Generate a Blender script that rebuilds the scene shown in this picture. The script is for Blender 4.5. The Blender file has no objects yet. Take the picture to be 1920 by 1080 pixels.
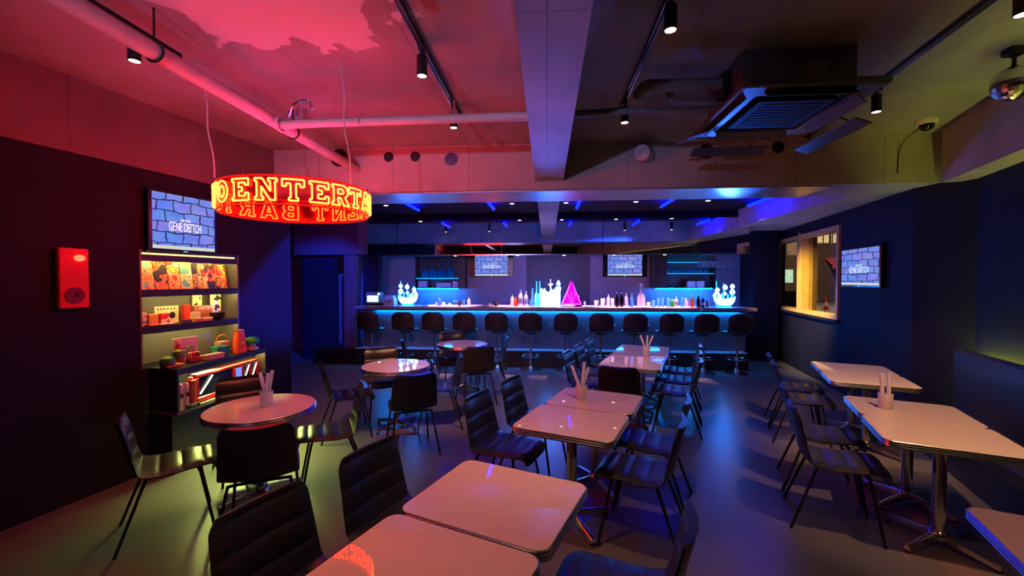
import bpy, math, random
from mathutils import Vector, Matrix
random.seed(7)
SC = bpy.context.scene
COL = SC.collection
PI = math.pi
rad = math.radians

# ------------------------------------------------------------------ camera, world, exposure
cam_d = bpy.data.cameras.new('camera')
cam_d.sensor_width = 36.0
cam_d.lens = 793.0 / 1920.0 * 36.0
cam_d.clip_start = 0.05
cam = bpy.data.objects.new('camera', cam_d)
cam.location = (0, 0, 1.716)
cam.rotation_euler = (rad(90 - 1.1), 0, rad(4.7))
COL.objects.link(cam)
SC.camera = cam

W = bpy.data.worlds.new('world')
SC.world = W
W.use_nodes = True
W.node_tree.nodes['Background'].inputs[0].default_value = (0.30, 0.34, 0.55, 1)
W.node_tree.nodes['Background'].inputs[1].default_value = 0.02

SC.view_settings.view_transform = 'Standard'
SC.view_settings.look = 'None'
SC.view_settings.gamma = 1.0
SC.view_settings.use_curve_mapping = False
SC.view_settings.exposure = 0.0


def cam_light(name, loc, energy, color, size, target=None, kind='AREA', size_y=None, spot=60, blend=0.6, parent=None):
    d = bpy.data.lights.new(name, kind)
    d.energy = energy
    d.color = color
    if kind == 'AREA':
        d.shape = 'RECTANGLE' if size_y else 'DISK'
        d.size = size
        if size_y:
            d.size_y = size_y
    else:
        d.shadow_soft_size = size
    if kind == 'SPOT':
        d.spot_size = rad(spot)
        d.spot_blend = blend
    o = bpy.data.objects.new(name, d)
    COL.objects.link(o)
    o.location = loc
    if target is not None:
        v = Vector(target) - Vector(loc)
        o.rotation_euler = v.to_track_quat('-Z', 'Y').to_euler()
    if parent:
        o.parent = parent
    return o


# street lamp glow falling through the window of the right hand wall (outside, night)
cam_light('street_glow', (15.5, 25.0, 8.0), 1100, (1.0, 0.72, 0.42), 1.5, (16.5, 29.0, 0.0), 'AREA')

# ------------------------------------------------------------------ materials
MATS = {}


def mk(name, col, rough=0.5, metal=0.0, var=0.12, scale=6.0, bump=0.0, emit=None, es=0.0, coat=0.0, spec=0.5,
       trans=0.0, alpha=1.0, sheen=0.0):
    if name in MATS:
        return MATS[name]
    m = bpy.data.materials.new(name)
    m.use_nodes = True
    nt = m.node_tree
    b = nt.nodes['Principled BSDF']
    b.inputs['Roughness'].default_value = rough
    b.inputs['Metallic'].default_value = metal
    b.inputs['Specular IOR Level'].default_value = spec
    b.inputs['Coat Weight'].default_value = coat
    b.inputs['Coat Roughness'].default_value = 0.015
    b.inputs['Transmission Weight'].default_value = trans
    b.inputs['Alpha'].default_value = alpha
    tc = nt.nodes.new('ShaderNodeTexCoord')
    no = nt.nodes.new('ShaderNodeTexNoise')
    no.inputs['Scale'].default_value = scale
    no.inputs['Detail'].default_value = 5
    nt.links.new(tc.outputs['Object'], no.inputs['Vector'])
    rp = nt.nodes.new('ShaderNodeValToRGB')
    lo = [max(0, c * (1 - var)) for c in col]
    hi = [min(1, c * (1 + var)) for c in col]
    rp.color_ramp.elements[0].position = 0.3
    rp.color_ramp.elements[0].color = (*lo, 1)
    rp.color_ramp.elements[1].position = 0.7
    rp.color_ramp.elements[1].color = (*hi, 1)
    nt.links.new(no.outputs['Fac'], rp.inputs['Fac'])
    nt.links.new(rp.outputs['Color'], b.inputs['Base Color'])
    if bump:
        bp = nt.nodes.new('ShaderNodeBump')
        bp.inputs['Strength'].default_value = bump
        bp.inputs['Distance'].default_value = 0.01
        n2 = nt.nodes.new('ShaderNodeTexNoise')
        n2.inputs['Scale'].default_value = scale * 7
        n2.inputs['Detail'].default_value = 6
        nt.links.new(tc.outputs['Object'], n2.inputs['Vector'])
        nt.links.new(n2.outputs['Fac'], bp.inputs['Height'])
        nt.links.new(bp.outputs['Normal'], b.inputs['Normal'])
    if emit:
        b.inputs['Emission Color'].default_value = (*emit, 1)
        b.inputs['Emission Strength'].default_value = es
    MATS[name] = m
    return m


def glassy(name, tint, gloss=0.25, rough=0.03, diffuse=0.0, dcol=None):
    """clear or tinted thin glass: tinted see-through plus mirror gloss plus a little body colour"""
    if name in MATS:
        return MATS[name]
    m = bpy.data.materials.new(name)
    m.use_nodes = True
    nt = m.node_tree
    nt.nodes.remove(nt.nodes['Principled BSDF'])
    out = nt.nodes['Material Output']
    tr = nt.nodes.new('ShaderNodeBsdfTransparent')
    tr.inputs[0].default_value = (*tint, 1)
    gl = nt.nodes.new('ShaderNodeBsdfGlossy')
    gl.inputs['Roughness'].default_value = rough
    gl.inputs[0].default_value = (0.9, 0.92, 0.95, 1)
    df = nt.nodes.new('ShaderNodeBsdfTranslucent')
    df.inputs[0].default_value = (*(dcol or tint), 1)
    no = nt.nodes.new('ShaderNodeTexNoise')
    no.inputs['Scale'].default_value = 12
    lw = nt.nodes.new('ShaderNodeLayerWeight')
    lw.inputs['Blend'].default_value = 0.5
    mp = nt.nodes.new('ShaderNodeMath')
    mp.operation = 'MULTIPLY_ADD'
    mp.inputs[1].default_value = 0.05
    nt.links.new(no.outputs['Fac'], mp.inputs[0])
    pw = nt.nodes.new('ShaderNodeMath')
    pw.operation = 'POWER'
    pw.inputs[1].default_value = 4.0
    nt.links.new(lw.outputs['Facing'], pw.inputs[0])
    sc_ = nt.nodes.new('ShaderNodeMath')
    sc_.operation = 'MULTIPLY'
    sc_.inputs[1].default_value = min(0.9, gloss * 2.4)
    nt.links.new(pw.outputs[0], sc_.inputs[0])
    nt.links.new(sc_.outputs[0], mp.inputs[2])
    m1 = nt.nodes.new('ShaderNodeMixShader')
    m1.inputs[0].default_value = diffuse
    nt.links.new(tr.outputs[0], m1.inputs[1])
    nt.links.new(df.outputs[0], m1.inputs[2])
    m2 = nt.nodes.new('ShaderNodeMixShader')
    nt.links.new(mp.outputs[0], m2.inputs[0])
    nt.links.new(m1.outputs[0], m2.inputs[1])
    nt.links.new(gl.outputs[0], m2.inputs[2])
    nt.links.new(m2.outputs[0], out.inputs[0])
    MATS[name] = m
    return m


def concrete(name, col, patch=False):
    m = mk(name, col, 0.72, var=0.22, scale=1.7, bump=0.35)
    nt = m.node_tree
    b = nt.nodes['Principled BSDF']
    tc = [n for n in nt.nodes if n.type == 'TEX_COORD'][0]
    base = b.inputs['Base Color'].links[0].from_socket
    # formwork joints
    br = nt.nodes.new('ShaderNodeTexBrick')
    br.offset = 0.0
    br.inputs['Scale'].default_value = 1.0
    br.inputs['Brick Width'].default_value = 0.9
    br.inputs['Row Height'].default_value = 1.8
    br.inputs['Mortar Size'].default_value = 0.004
    br.inputs['Color1'].default_value = (1, 1, 1, 1)
    br.inputs['Color2'].default_value = (0.9, 0.9, 0.9, 1)
    br.inputs['Mortar'].default_value = (0.55, 0.55, 0.55, 1)
    nt.links.new(tc.outputs['Object'], br.inputs['Vector'])
    # tie holes and pits
    vo = nt.nodes.new('ShaderNodeTexVoronoi')
    vo.inputs['Scale'].default_value = 2.3
    nt.links.new(tc.outputs['Object'], vo.inputs['Vector'])
    vr = nt.nodes.new('ShaderNodeValToRGB')
    vr.color_ramp.elements[0].position = 0.03
    vr.color_ramp.elements[0].color = (0.35, 0.35, 0.35, 1)
    vr.color_ramp.elements[1].position = 0.075
    nt.links.new(vo.outputs['Distance'], vr.inputs['Fac'])
    mx = nt.nodes.new('ShaderNodeMixRGB')
    mx.blend_type = 'MULTIPLY'
    mx.inputs[0].default_value = 1.0
    nt.links.new(base, mx.inputs[1])
    nt.links.new(br.outputs['Color'], mx.inputs[2])
    mx2 = nt.nodes.new('ShaderNodeMixRGB')
    mx2.blend_type = 'MULTIPLY'
    mx2.inputs[0].default_value = 0.8
    nt.links.new(mx.outputs[0], mx2.inputs[1])
    nt.links.new(vr.outputs[0], mx2.inputs[2])
    last = mx2.outputs[0]
    if patch:
        # patch of bare white plaster left on the slab
        mp = nt.nodes.new('ShaderNodeMapping')
        mp.inputs['Location'].default_value = (1.55, -2.22, -3.27)
        nt.links.new(tc.outputs['Object'], mp.inputs['Vector'])
        ns = nt.nodes.new('ShaderNodeTexNoise')
        ns.inputs['Scale'].default_value = 2.6
        ns.inputs['Detail'].default_value = 7
        nt.links.new(tc.outputs['Object'], ns.inputs['Vector'])
        ln = nt.nodes.new('ShaderNodeVectorMath')
        ln.operation = 'LENGTH'
        nt.links.new(mp.outputs[0], ln.inputs[0])
        ad = nt.nodes.new('ShaderNodeMath')
        ad.operation = 'MULTIPLY_ADD'
        ad.inputs[1].default_value = 1.3
        nt.links.new(ns.outputs['Fac'], ad.inputs[0])
        nt.links.new(ln.outputs['Value'], ad.inputs[2])
        rr = nt.nodes.new('ShaderNodeValToRGB')
        rr.color_ramp.elements[0].position = 0.0
        rr.color_ramp.elements[0].color = (1, 1, 1, 1)
        rr.color_ramp.elements[1].position = 0.02
        rr.color_ramp.elements[1].color = (0, 0, 0, 1)
        sb = nt.nodes.new('ShaderNodeMath')
        sb.operation = 'SUBTRACT'
        sb.inputs[1].default_value = 1.28
        nt.links.new(ad.outputs[0], sb.inputs[0])
        nt.links.new(sb.outputs[0], rr.inputs['Fac'])
        mx3 = nt.nodes.new('ShaderNodeMixRGB')
        nt.links.new(rr.outputs[0], mx3.inputs[0])
        nt.links.new(last, mx3.inputs[1])
        mx3.inputs[2].default_value = (0.62, 0.60, 0.60, 1)
        last = mx3.outputs[0]
    nt.links.new(last, b.inputs['Base Color'])
    return m


M_ceil = concrete('ceiling_concrete', (0.30, 0.29, 0.28), True)
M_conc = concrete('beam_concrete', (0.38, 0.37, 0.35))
M_concdark = concrete('dark_concrete', (0.12, 0.11, 0.11))  # darker tone for the edge beam above the left wall
M_wall = mk('dark_wall_paint', (0.010, 0.012, 0.028), 0.7, var=0.1, scale=2, bump=0.05, spec=0.15)
M_wallg = mk('bar_wall_paint', (0.23, 0.20, 0.30), 0.6, var=0.08, scale=2, bump=0.05)
M_soffit = mk('dark_soffit_board', (0.010, 0.009, 0.015), 0.85, var=0.1, spec=0.1)
M_floor = mk('floor_resin', (0.105, 0.105, 0.102), 0.31, var=0.14, scale=1.1, bump=0.04)
M_leather = mk('black_leather', (0.018, 0.018, 0.020), 0.32, var=0.2, scale=30, bump=0.12, spec=0.6)
M_blackmetal = mk('black_metal', (0.012, 0.012, 0.013), 0.4, 0.2, var=0.1)
M_chrome = mk('chrome', (0.72, 0.73, 0.75), 0.16, 1.0, var=0.05)
M_lam = mk('cream_laminate', (0.64, 0.54, 0.45), 0.45, var=0.03, scale=40, coat=0.9, spec=0.1)
M_band = mk('ribbed_chrome_edge', (0.62, 0.62, 0.64), 0.22, 1.0, var=0.05)
M_frost = mk('frosted_plastic', (0.72, 0.66, 0.74), 0.4, var=0.04, scale=20)
M_white = mk('white_plastic', (0.7, 0.7, 0.68), 0.4, var=0.04)
M_pipe = mk('grey_pipe_wrap', (0.50, 0.48, 0.47), 0.55, var=0.08, scale=8, bump=0.1)
M_duct = mk('dark_duct_wrap', (0.16, 0.15, 0.16), 0.6, var=0.15, scale=8, bump=0.2)
M_black = mk('black_plastic', (0.008, 0.008, 0.010), 0.45, var=0.1)
M_acgrey = mk('charcoal_panel', (0.05, 0.052, 0.06), 0.38, var=0.05)
M_acbody = mk('ac_body_steel', (0.12, 0.12, 0.12), 0.5, 0.4, var=0.08)
M_wood = mk('counter_wood', (0.27, 0.20, 0.19), 0.35, var=0.25, scale=14, coat=0.3)
M_barfront = mk('bar_front_panel', (0.10, 0.11, 0.14), 0.5, var=0.12, scale=3)
M_post = mk('brown_post', (0.13, 0.07, 0.065), 0.5, var=0.15, scale=5)
M_mirror = mk('mirror_glass', (0.80, 0.81, 0.84), 0.015, 1.0, var=0.01)
M_red = mk('red_enamel', (0.55, 0.025, 0.02), 0.35, var=0.08)
M_silver = mk('silver_duct', (0.45, 0.46, 0.5), 0.4, 0.8, var=0.2, scale=20)
M_screenblack = mk('screen_bezel', (0.006, 0.006, 0.008), 0.25, var=0.05)
M_neon = mk('red_neon_tube', (0.8, 0.2, 0.05), 0.4, emit=(1.0, 0.020, 0.0025), es=62.0)
M_bluetube = mk('blue_tube_lamp', (0.05, 0.05, 0.6), 0.4, emit=(0.0, 0.0008, 1.0), es=75.0)
M_cyanled = mk('cyan_led', (0.1, 0.4, 0.8), 0.4, emit=(0.0, 0.24, 1.0), es=170.0)
M_cyanglass = mk('cyan_lit_shelf', (0.1, 0.5, 0.8), 0.3, emit=(0.0, 0.42, 1.0), es=1.6)
M_warmled = mk('warm_led', (0.9, 0.8, 0.4), 0.4, emit=(1.0, 0.68, 0.18), es=75.0)
M_spotlens = mk('spot_lens', (0.9, 0.8, 0.6), 0.3, emit=(1.0, 0.66, 0.36), es=14.0)
M_dl = mk('downlight_lens', (0.9, 0.8, 0.7), 0.3, emit=(1.0, 0.78, 0.62), es=5.0)
M_coveled = mk('cove_led', (0.8, 0.9, 0.2), 0.4, emit=(0.74, 0.76, 0.08), es=88.0)
M_shipglow = mk('glowing_ship', (0.6, 0.8, 1.0), 0.4, emit=(0.05, 0.20, 1.0), es=30.0)
M_shipcyan = mk('glowing_cyan_glass', (0.2, 0.6, 1.0), 0.3, emit=(0.0, 0.30, 1.0), es=3.0)
M_pyr = mk('magenta_light_line', (0.8, 0.1, 0.8), 0.4, emit=(1.0, 0.02, 0.75), es=9.0)
M_pyrglow = glassy('magenta_glass', (0.75, 0.12, 0.75), 0.3, diffuse=0.3, dcol=(0.6, 0.02, 0.6))
M_redlamp = mk('red_lamp', (0.8, 0.1, 0.05), 0.3, emit=(1.0, 0.05, 0.02), es=7.0)
M_possc = mk('till_screen', (0.7, 0.9, 0.9), 0.3, emit=(0.55, 0.95, 0.90), es=1.5)
M_glass = glassy('clear_glass', (0.93, 0.95, 0.97), 0.22)
M_glasspink = glassy('lit_clear_glass', (0.86, 0.84, 0.9), 0.3, diffuse=0.45, dcol=(0.75, 0.68, 0.75))
M_glassblue = glassy('blue_glass', (0.35, 0.6, 0.95), 0.3, diffuse=0.3, dcol=(0.2, 0.5, 0.9))
M_glassdark = glassy('dark_bottle_glass', (0.06, 0.04, 0.06), 0.25, diffuse=0.1, dcol=(0.05, 0.02, 0.03))
M_glassamber = glassy('amber_glass', (0.7, 0.22, 0.06), 0.25, diffuse=0.4, dcol=(0.8, 0.25, 0.05))
M_glassgreen = glassy('green_glass', (0.1, 0.5, 0.15), 0.25, diffuse=0.4, dcol=(0.1, 0.6, 0.15))
M_acrylic = glassy('red_acrylic', (0.98, 0.62, 0.58), 0.06, rough=0.1, diffuse=0.07, dcol=(0.9, 0.03, 0.02))
M_pane = glassy('window_pane', (0.9, 0.92, 0.93), 0.15)
M_gold = mk('wood_frame_yellow_lit', (0.70, 0.46, 0.13), 0.45, var=0.12, scale=9)  # yellow of the light on the frames is put into the wood colour
M_bench = mk('black_banquette', (0.02, 0.02, 0.025), 0.45, var=0.15, scale=12)
M_cord = mk('pale_cord', (0.55, 0.45, 0.42), 0.5)
M_bluepaint = mk('blue_paint', (0.05, 0.12, 0.6), 0.4)
M_asphalt = mk('asphalt', (0.16, 0.15, 0.15), 0.8, var=0.25, scale=6, bump=0.3)
M_beige = mk('beige_render', (0.45, 0.34, 0.24), 0.7, var=0.15, scale=4)
M_facade = mk('facade_brick', (0.10, 0.06, 0.05), 0.8, var=0.3, scale=5)
M_litpane = mk('lit_far_window', (0.9, 0.7, 0.4), 0.4, var=0.3, scale=4, emit=(1.0, 0.66, 0.32), es=0.55)
M_greenlit = mk('green_lit_far_window', (0.6, 0.9, 0.7), 0.4, var=0.3, scale=4, emit=(0.45, 0.9, 0.62), es=0.7)
M_shelfblack = mk('black_shelf_board', (0.014, 0.014, 0.016), 0.4, var=0.1)
M_niche = mk('niche_back_paint', (0.10, 0.105, 0.105), 0.6, var=0.06)


def plain(name, c, rough=0.45):
    return mk(name, c, rough, var=0.1, scale=10)


def art(seed, pal):
    """printed cover: blocks and blobs of flat ink"""
    name = 'printed_cover_%d' % seed
    if name in MATS:
        return MATS[name]
    m = bpy.data.materials.new(name)
    m.use_nodes = True
    nt = m.node_tree
    b = nt.nodes['Principled BSDF']
    b.inputs['Roughness'].default_value = 0.4
    tc = nt.nodes.new('ShaderNodeTexCoord')
    mp = nt.nodes.new('ShaderNodeMapping')
    mp.inputs['Location'].default_value = (seed * 1.7, seed * 0.9, seed * 0.37)
    nt.links.new(tc.outputs['Object'], mp.inputs['Vector'])
    no = nt.nodes.new('ShaderNodeTexNoise')
    no.inputs['Scale'].default_value = 9
    no.inputs['Detail'].default_value = 2
    nt.links.new(mp.outputs[0], no.inputs['Vector'])
    r = nt.nodes.new('ShaderNodeValToRGB')
    r.color_ramp.interpolation = 'CONSTANT'
    els = r.color_ramp.elements
    while len(els) < len(pal):
        els.new(0.5)
    n = len(pal)
    for i, c in enumerate(pal):
        els[i].position = 0.0 if i == 0 else 0.36 + 0.28 * i / n
        els[i].color = (*c, 1)
    nt.links.new(no.outputs['Fac'], r.inputs['Fac'])
    nt.links.new(r.outputs['Color'], b.inputs['Base Color'])
    MATS[name] = m
    return m


def screen_mat():
    """a stone wall picture on a lit screen"""
    if 'stone_wall_picture' in MATS:
        return MATS['stone_wall_picture']
    m = bpy.data.materials.new('stone_wall_picture')
    m.use_nodes = True
    nt = m.node_tree
    nt.nodes.remove(nt.nodes['Principled BSDF'])
    out = nt.nodes['Material Output']
    L = nt.links.new
    tc = nt.nodes.new('ShaderNodeTexCoord')
    ns = nt.nodes.new('ShaderNodeTexNoise')
    ns.inputs['Scale'].default_value = 3.2
    L(tc.outputs['Generated'], ns.inputs['Vector'])
    vm = nt.nodes.new('ShaderNodeVectorMath')
    vm.operation = 'MULTIPLY_ADD'
    vm.inputs[1].default_value = (0.15, 0.0, 0.15)
    L(ns.outputs['Color'], vm.inputs[0])
    L(tc.outputs['Generated'], vm.inputs[2])
    sx = nt.nodes.new('ShaderNodeSeparateXYZ')
    L(vm.outputs[0], sx.inputs[0])
    cx = nt.nodes.new('ShaderNodeCombineXYZ')
    L(sx.outputs['X'], cx.inputs['X'])
    L(sx.outputs['Z'], cx.inputs['Y'])
    br = nt.nodes.new('ShaderNodeTexBrick')
    br.inputs['Scale'].default_value = 1.0
    br.inputs['Brick Width'].default_value = 0.27
    br.inputs['Row Height'].default_value = 0.19
    br.inputs['Mortar Size'].default_value = 0.011
    br.inputs['Mortar Smooth'].default_value = 0.3
    br.inputs['Color1'].default_value = (0.10, 0.20, 0.68, 1)
    br.inputs['Color2'].default_value = (0.22, 0.20, 0.62, 1)
    br.inputs['Mortar'].default_value = (0.015, 0.02, 0.06, 1)
    L(cx.outputs[0], br.inputs['Vector'])
    n2 = nt.nodes.new('ShaderNodeTexNoise')
    n2.inputs['Scale'].default_value = 5
    L(tc.outputs['Generated'], n2.inputs['Vector'])
    mx = nt.nodes.new('ShaderNodeMixRGB')
    mx.blend_type = 'OVERLAY'
    mx.inputs[0].default_value = 0.6
    L(br.outputs['Color'], mx.inputs[1])
    L(n2.outputs['Color'], mx.inputs[2])
    # pale ledge along the foot of the picture
    s2 = nt.nodes.new('ShaderNodeSeparateXYZ')
    L(tc.outputs['Generated'], s2.inputs[0])
    lt = nt.nodes.new('ShaderNodeMath')
    lt.operation = 'LESS_THAN'
    lt.inputs[1].default_value = 0.06
    L(s2.outputs['Z'], lt.inputs[0])
    m2 = nt.nodes.new('ShaderNodeMixRGB')
    L(lt.outputs[0], m2.inputs[0])
    L(mx.outputs[0], m2.inputs[1])
    m2.inputs[2].default_value = (0.55, 0.55, 0.45, 1)
    em = nt.nodes.new('ShaderNodeEmission')
    em.inputs['Strength'].default_value = 1.25
    L(m2.outputs[0], em.inputs[0])
    L(em.outputs[0], out.inputs[0])
    MATS['stone_wall_picture'] = m
    return m


M_screen = screen_mat()
M_screentext = mk('screen_lettering', (0.7, 0.85, 0.95), 0.5, emit=(0.62, 0.85, 1.0), es=1.0)


# ------------------------------------------------------------------ mesh building
class MB:
    def __init__(s):
        s.v = []
        s.f = []

    def add(s, v, f):
        o = len(s.v)
        s.v += [tuple(p) for p in v]
        s.f += [tuple(i + o for i in q) for q in f]
        return s

    def box(s, x0, x1, y0, y1, z0, z1, M=None):
        v = [Vector(p) for p in ((x0, y0, z0), (x1, y0, z0), (x1, y1, z0), (x0, y1, z0), (x0, y0, z1), (x1, y0, z1), (x1, y1, z1), (x0, y1, z1))]
        if M:
            v = [M @ p for p in v]
        return s.add(v, [(0, 3, 2, 1), (4, 5, 6, 7), (0, 1, 5, 4), (1, 2, 6, 5), (2, 3, 7, 6), (3, 0, 4, 7)])

    def bbox(s, x0, x1, y0, y1, z0, z1, b=0.008):
        """box with chamfered vertical and top edges"""
        pl = [(x0 + b, y0), (x1 - b, y0), (x1, y0 + b), (x1, y1 - b), (x1 - b, y1), (x0 + b, y1), (x0, y1 - b), (x0, y0 + b)]
        cx, cy = (x0 + x1) / 2, (y0 + y1) / 2
        def ins(p, d):
            return (p[0] + (d if p[0] < cx else -d), p[1] + (d if p[1] < cy else -d))
        rings = [[(*ins(p, b), z0) for p in pl], [(*p, z0 + b) for p in pl], [(*p, z1 - b) for p in pl], [(*ins(p, b), z1) for p in pl]]
        return s.loft(rings)

    def loft(s, rings, closed=True, caps=True):
        n = len(rings[0])
        v = [p for r in rings for p in r]
        f = []
        for i in range(len(rings) - 1):
            for j in range(n if closed else n - 1):
                k = (j + 1) % n
                f.append((i * n + j, i * n + k, (i + 1) * n + k, (i + 1) * n + j))
        if caps:
            f.append(tuple(reversed(range(n))))
            f.append(tuple((len(rings) - 1) * n + j for j in range(n)))
        return s.add(v, f)

    def prism(s, poly, z0, z1):
        return s.loft([[(x, y, z0) for x, y in poly], [(x, y, z1) for x, y in poly]])

    def cyl(s, p0, p1, r0, r1=None, n=12, caps=True):
        r1 = r0 if r1 is None else r1
        p0, p1 = Vector(p0), Vector(p1)
        d = (p1 - p0).normalized()
        a = d.orthogonal().normalized()
        b = d.cross(a)
        rings = []
        for p, r in ((p0, r0), (p1, r1)):
            rings.append([p + (a * math.cos(t) + b * math.sin(t)) * r for t in (2 * PI * k / n for k in range(n))])
        return s.loft(rings, caps=caps)

    def lathe(s, prof, c=(0, 0, 0), n=16, caps=True):
        return s.loft([[(c[0] + r * math.cos(2 * PI * k / n), c[1] + r * math.sin(2 * PI * k / n), c[2] + z) for k in range(n)] for r, z in prof], caps=caps)

    def tube(s, pts, r, n=8, closed=False):
        pts = [Vector(p) for p in pts]
        N = len(pts)
        rings = []
        prev = None
        for i, p in enumerate(pts):
            if closed:
                t = (pts[(i + 1) % N] - pts[i - 1])
            else:
                t = pts[min(i + 1, N - 1)] - pts[max(i - 1, 0)]
            t.normalize()
            a = t.orthogonal().normalized() if prev is None else (prev - t * prev.dot(t)).normalized()
            prev = a
            b = t.cross(a)
            rings.append([p + (a * math.cos(2 * PI * k / n) + b * math.sin(2 * PI * k / n)) * r for k in range(n)])
        if closed:
            rings.append(rings[0])
        return s.loft(rings, caps=not closed)

    def build(s, name, mat, parent=None, smooth=False, angle=None):
        me = bpy.data.meshes.new(name)
        me.from_pydata(s.v, [], s.f)
        me.materials.append(mat)
        me.validate()
        me.update()
        if smooth:
            for p in me.polygons:
                p.use_smooth = True
            me.set_sharp_from_angle(angle=rad(40))
        o = bpy.data.objects.new(name, me)
        COL.objects.link(o)
        if parent:
            o.parent = parent
        return o


def tag(o, label, cat, group=None, kind=None):
    o['label'] = label
    o['category'] = cat
    if group:
        o['group'] = group
    if kind:
        o['kind'] = kind
    return o


def thing(name, label, cat, loc=(0, 0, 0), rz=0.0, group=None, kind=None):
    o = bpy.data.objects.new(name, None)
    o.empty_display_size = 0.1
    COL.objects.link(o)
    o.location = loc
    o.rotation_euler = (0, 0, rz)
    return tag(o, label, cat, group, kind)


def children_of(o):
    return [c for c in bpy.data.objects if c.parent == o]


def dup(root, loc, rz, label, group=None, kids=None):
    r = root.copy()
    COL.objects.link(r)
    r.location = loc
    r.rotation_euler = (0, 0, rz)
    r['label'] = label
    if group:
        r['group'] = group
    for ch in kids:
        c = ch[0].copy()
        COL.objects.link(c)
        c.parent = r
        for g in ch[1]:
            d = g.copy()
            COL.objects.link(d)
            d.parent = c
    return r


def tree(root):
    return [(c, children_of(c)) for c in children_of(root)]


def struct(name, mb, mat, label, loc=(0, 0, 0), rz=0.0, smooth=False, cat='structure'):
    o = mb.build(name, mat, None, smooth)
    o.location = loc
    o.rotation_euler = (0, 0, rz)
    return tag(o, label, cat, kind='structure')


def rrect(w, d, r, n=5):
    """rounded rectangle outline, counter clockwise"""
    pts = []
    for cx, cy, a0 in ((w / 2 - r, d / 2 - r, 0), (-w / 2 + r, d / 2 - r, 90), (-w / 2 + r, -d / 2 + r, 180), (w / 2 - r, -d / 2 + r, 270)):
        for k in range(n + 1):
            a = rad(a0 + 90 * k / n)
            pts.append((cx + r * math.cos(a), cy + r * math.sin(a)))
    return pts


def spline(pts, n):
    """Catmull-Rom through 2D/3D points, n samples"""
    P = [Vector(p) for p in pts]
    P = [P[0] * 2 - P[1]] + P + [P[-1] * 2 - P[-2]]
    out = []
    m = len(P) - 3
    for i in range(n):
        t = i / (n - 1) * m
        k = min(int(t), m - 1)
        u = t - k
        a, b, c, d = P[k:k + 4]
        out.append(0.5 * ((2 * b) + (c - a) * u + (2 * a - 5 * b + 4 * c - d) * u * u + (3 * b - a - 3 * c + d) * u ** 3))
    return out


# ------------------------------------------------------------------ the setting
# room frame: Y runs along the ceiling beams towards the bar, X to the right, floor at 0
LWP, LWA = (-3.63, 2.95), rad(-10.3)      # left wall: local x into the room, local y along it
TWP, TWA = (4.13, 5.15), rad(-11.1)       # window wall: local y along it, room on local -x
BWP, BWA = (4.25, 4.56), rad(-20.3)       # bench wall


def on(frame, x, y, z):
    p, a = frame
    return (p[0] + x * math.cos(a) - y * math.sin(a), p[1] + x * math.sin(a) + y * math.cos(a), z)


LW, TW, BW = (LWP, LWA), (TWP, TWA), (BWP, BWA)

struct('floor', MB().box(-7, 7, -3.2, 10.4, -0.1, 0), M_floor, 'grey satin resin floor under all the tables', cat='floor')
struct('ceiling', MB().box(-7, 7, -3.2, 10.4, 3.27, 3.45), M_ceil, 'bare concrete ceiling slab with a pale plaster patch', cat='ceiling')

w = MB()
w.box(-0.3, 0, -7.0, 0.47, 0, 2.69)
w.box(-0.3, 0, 1.45, 2.2, 0, 2.69)
w.box(-0.3, 0, 0.47, 1.45, 1.985, 2.69)
w.box(-0.3, 0, 0.47, 1.45, 0, 0.93)
struct('wall_left', w, M_wall, 'near black painted wall around the lit shelf niche', (*LWP, 0), LWA, cat='wall')
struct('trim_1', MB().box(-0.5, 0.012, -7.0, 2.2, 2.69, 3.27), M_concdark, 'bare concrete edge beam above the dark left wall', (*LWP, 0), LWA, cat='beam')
struct('wall_left_return', MB().box(-7, -3.50, 5.12, 5.3, 0, 2.75), M_wall, 'dark wall return behind the shelf niche', cat='wall')
struct('wall_left_far', MB().box(-7, -6.8, 5.3, 10.2, 0, 3.27), M_wall, 'dark far left wall beyond the passage', cat='wall')
struct('wall_passage', MB().box(-5.24, -4.53, 8.72, 8.9, 0, 2.30), M_wall, 'dark wall panel left of the bar beside the doorway', cat='wall')
struct('wall_back', MB().box(-7, 5.08, 9.95, 10.2, 0, 3.27), M_wallg, 'grey purple wall behind the bar', cat='wall')
struct('wall_rear', MB().box(-7, 7, -3.2, -3.0, 0, 3.27), M_wall, 'dark wall behind the viewer', cat='wall')

# window wall with two openings
w = MB()
w.box(0, 0.25, 0, 1.72, 0, 2.75)
w.box(0, 0.25, 1.72, 5.3, 0, 1.10)
w.box(0, 0.25, 1.72, 5.3, 2.56, 2.75)
w.box(0, 0.25, 4.95, 5.3, 1.10, 2.56)
w.box(0, 0.25, 3.26, 3.36, 1.10, 2.56)
struct('wall_window', w, M_wall, 'dark navy painted wall around the two sash window', (*TWP, 0), TWA, cat='wall')
struct('wall_right', MB().box(0, 0.3, -7.6, 0.02, 0, 2.72), M_wall, 'dark right wall above the banquette', (*BWP, 0), BWA, cat='wall')
dx, dy = TWP[0] - BWP[0], TWP[1] - BWP[1]
ln = math.hypot(dx, dy)
struct('wall_jog', MB().box(0, 0.28, -0.0, ln, 0, 2.75), M_wall, 'short dark wall between the screen wall and the banquette', (*BWP, 0), math.atan2(-dx, dy), cat='wall')

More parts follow.
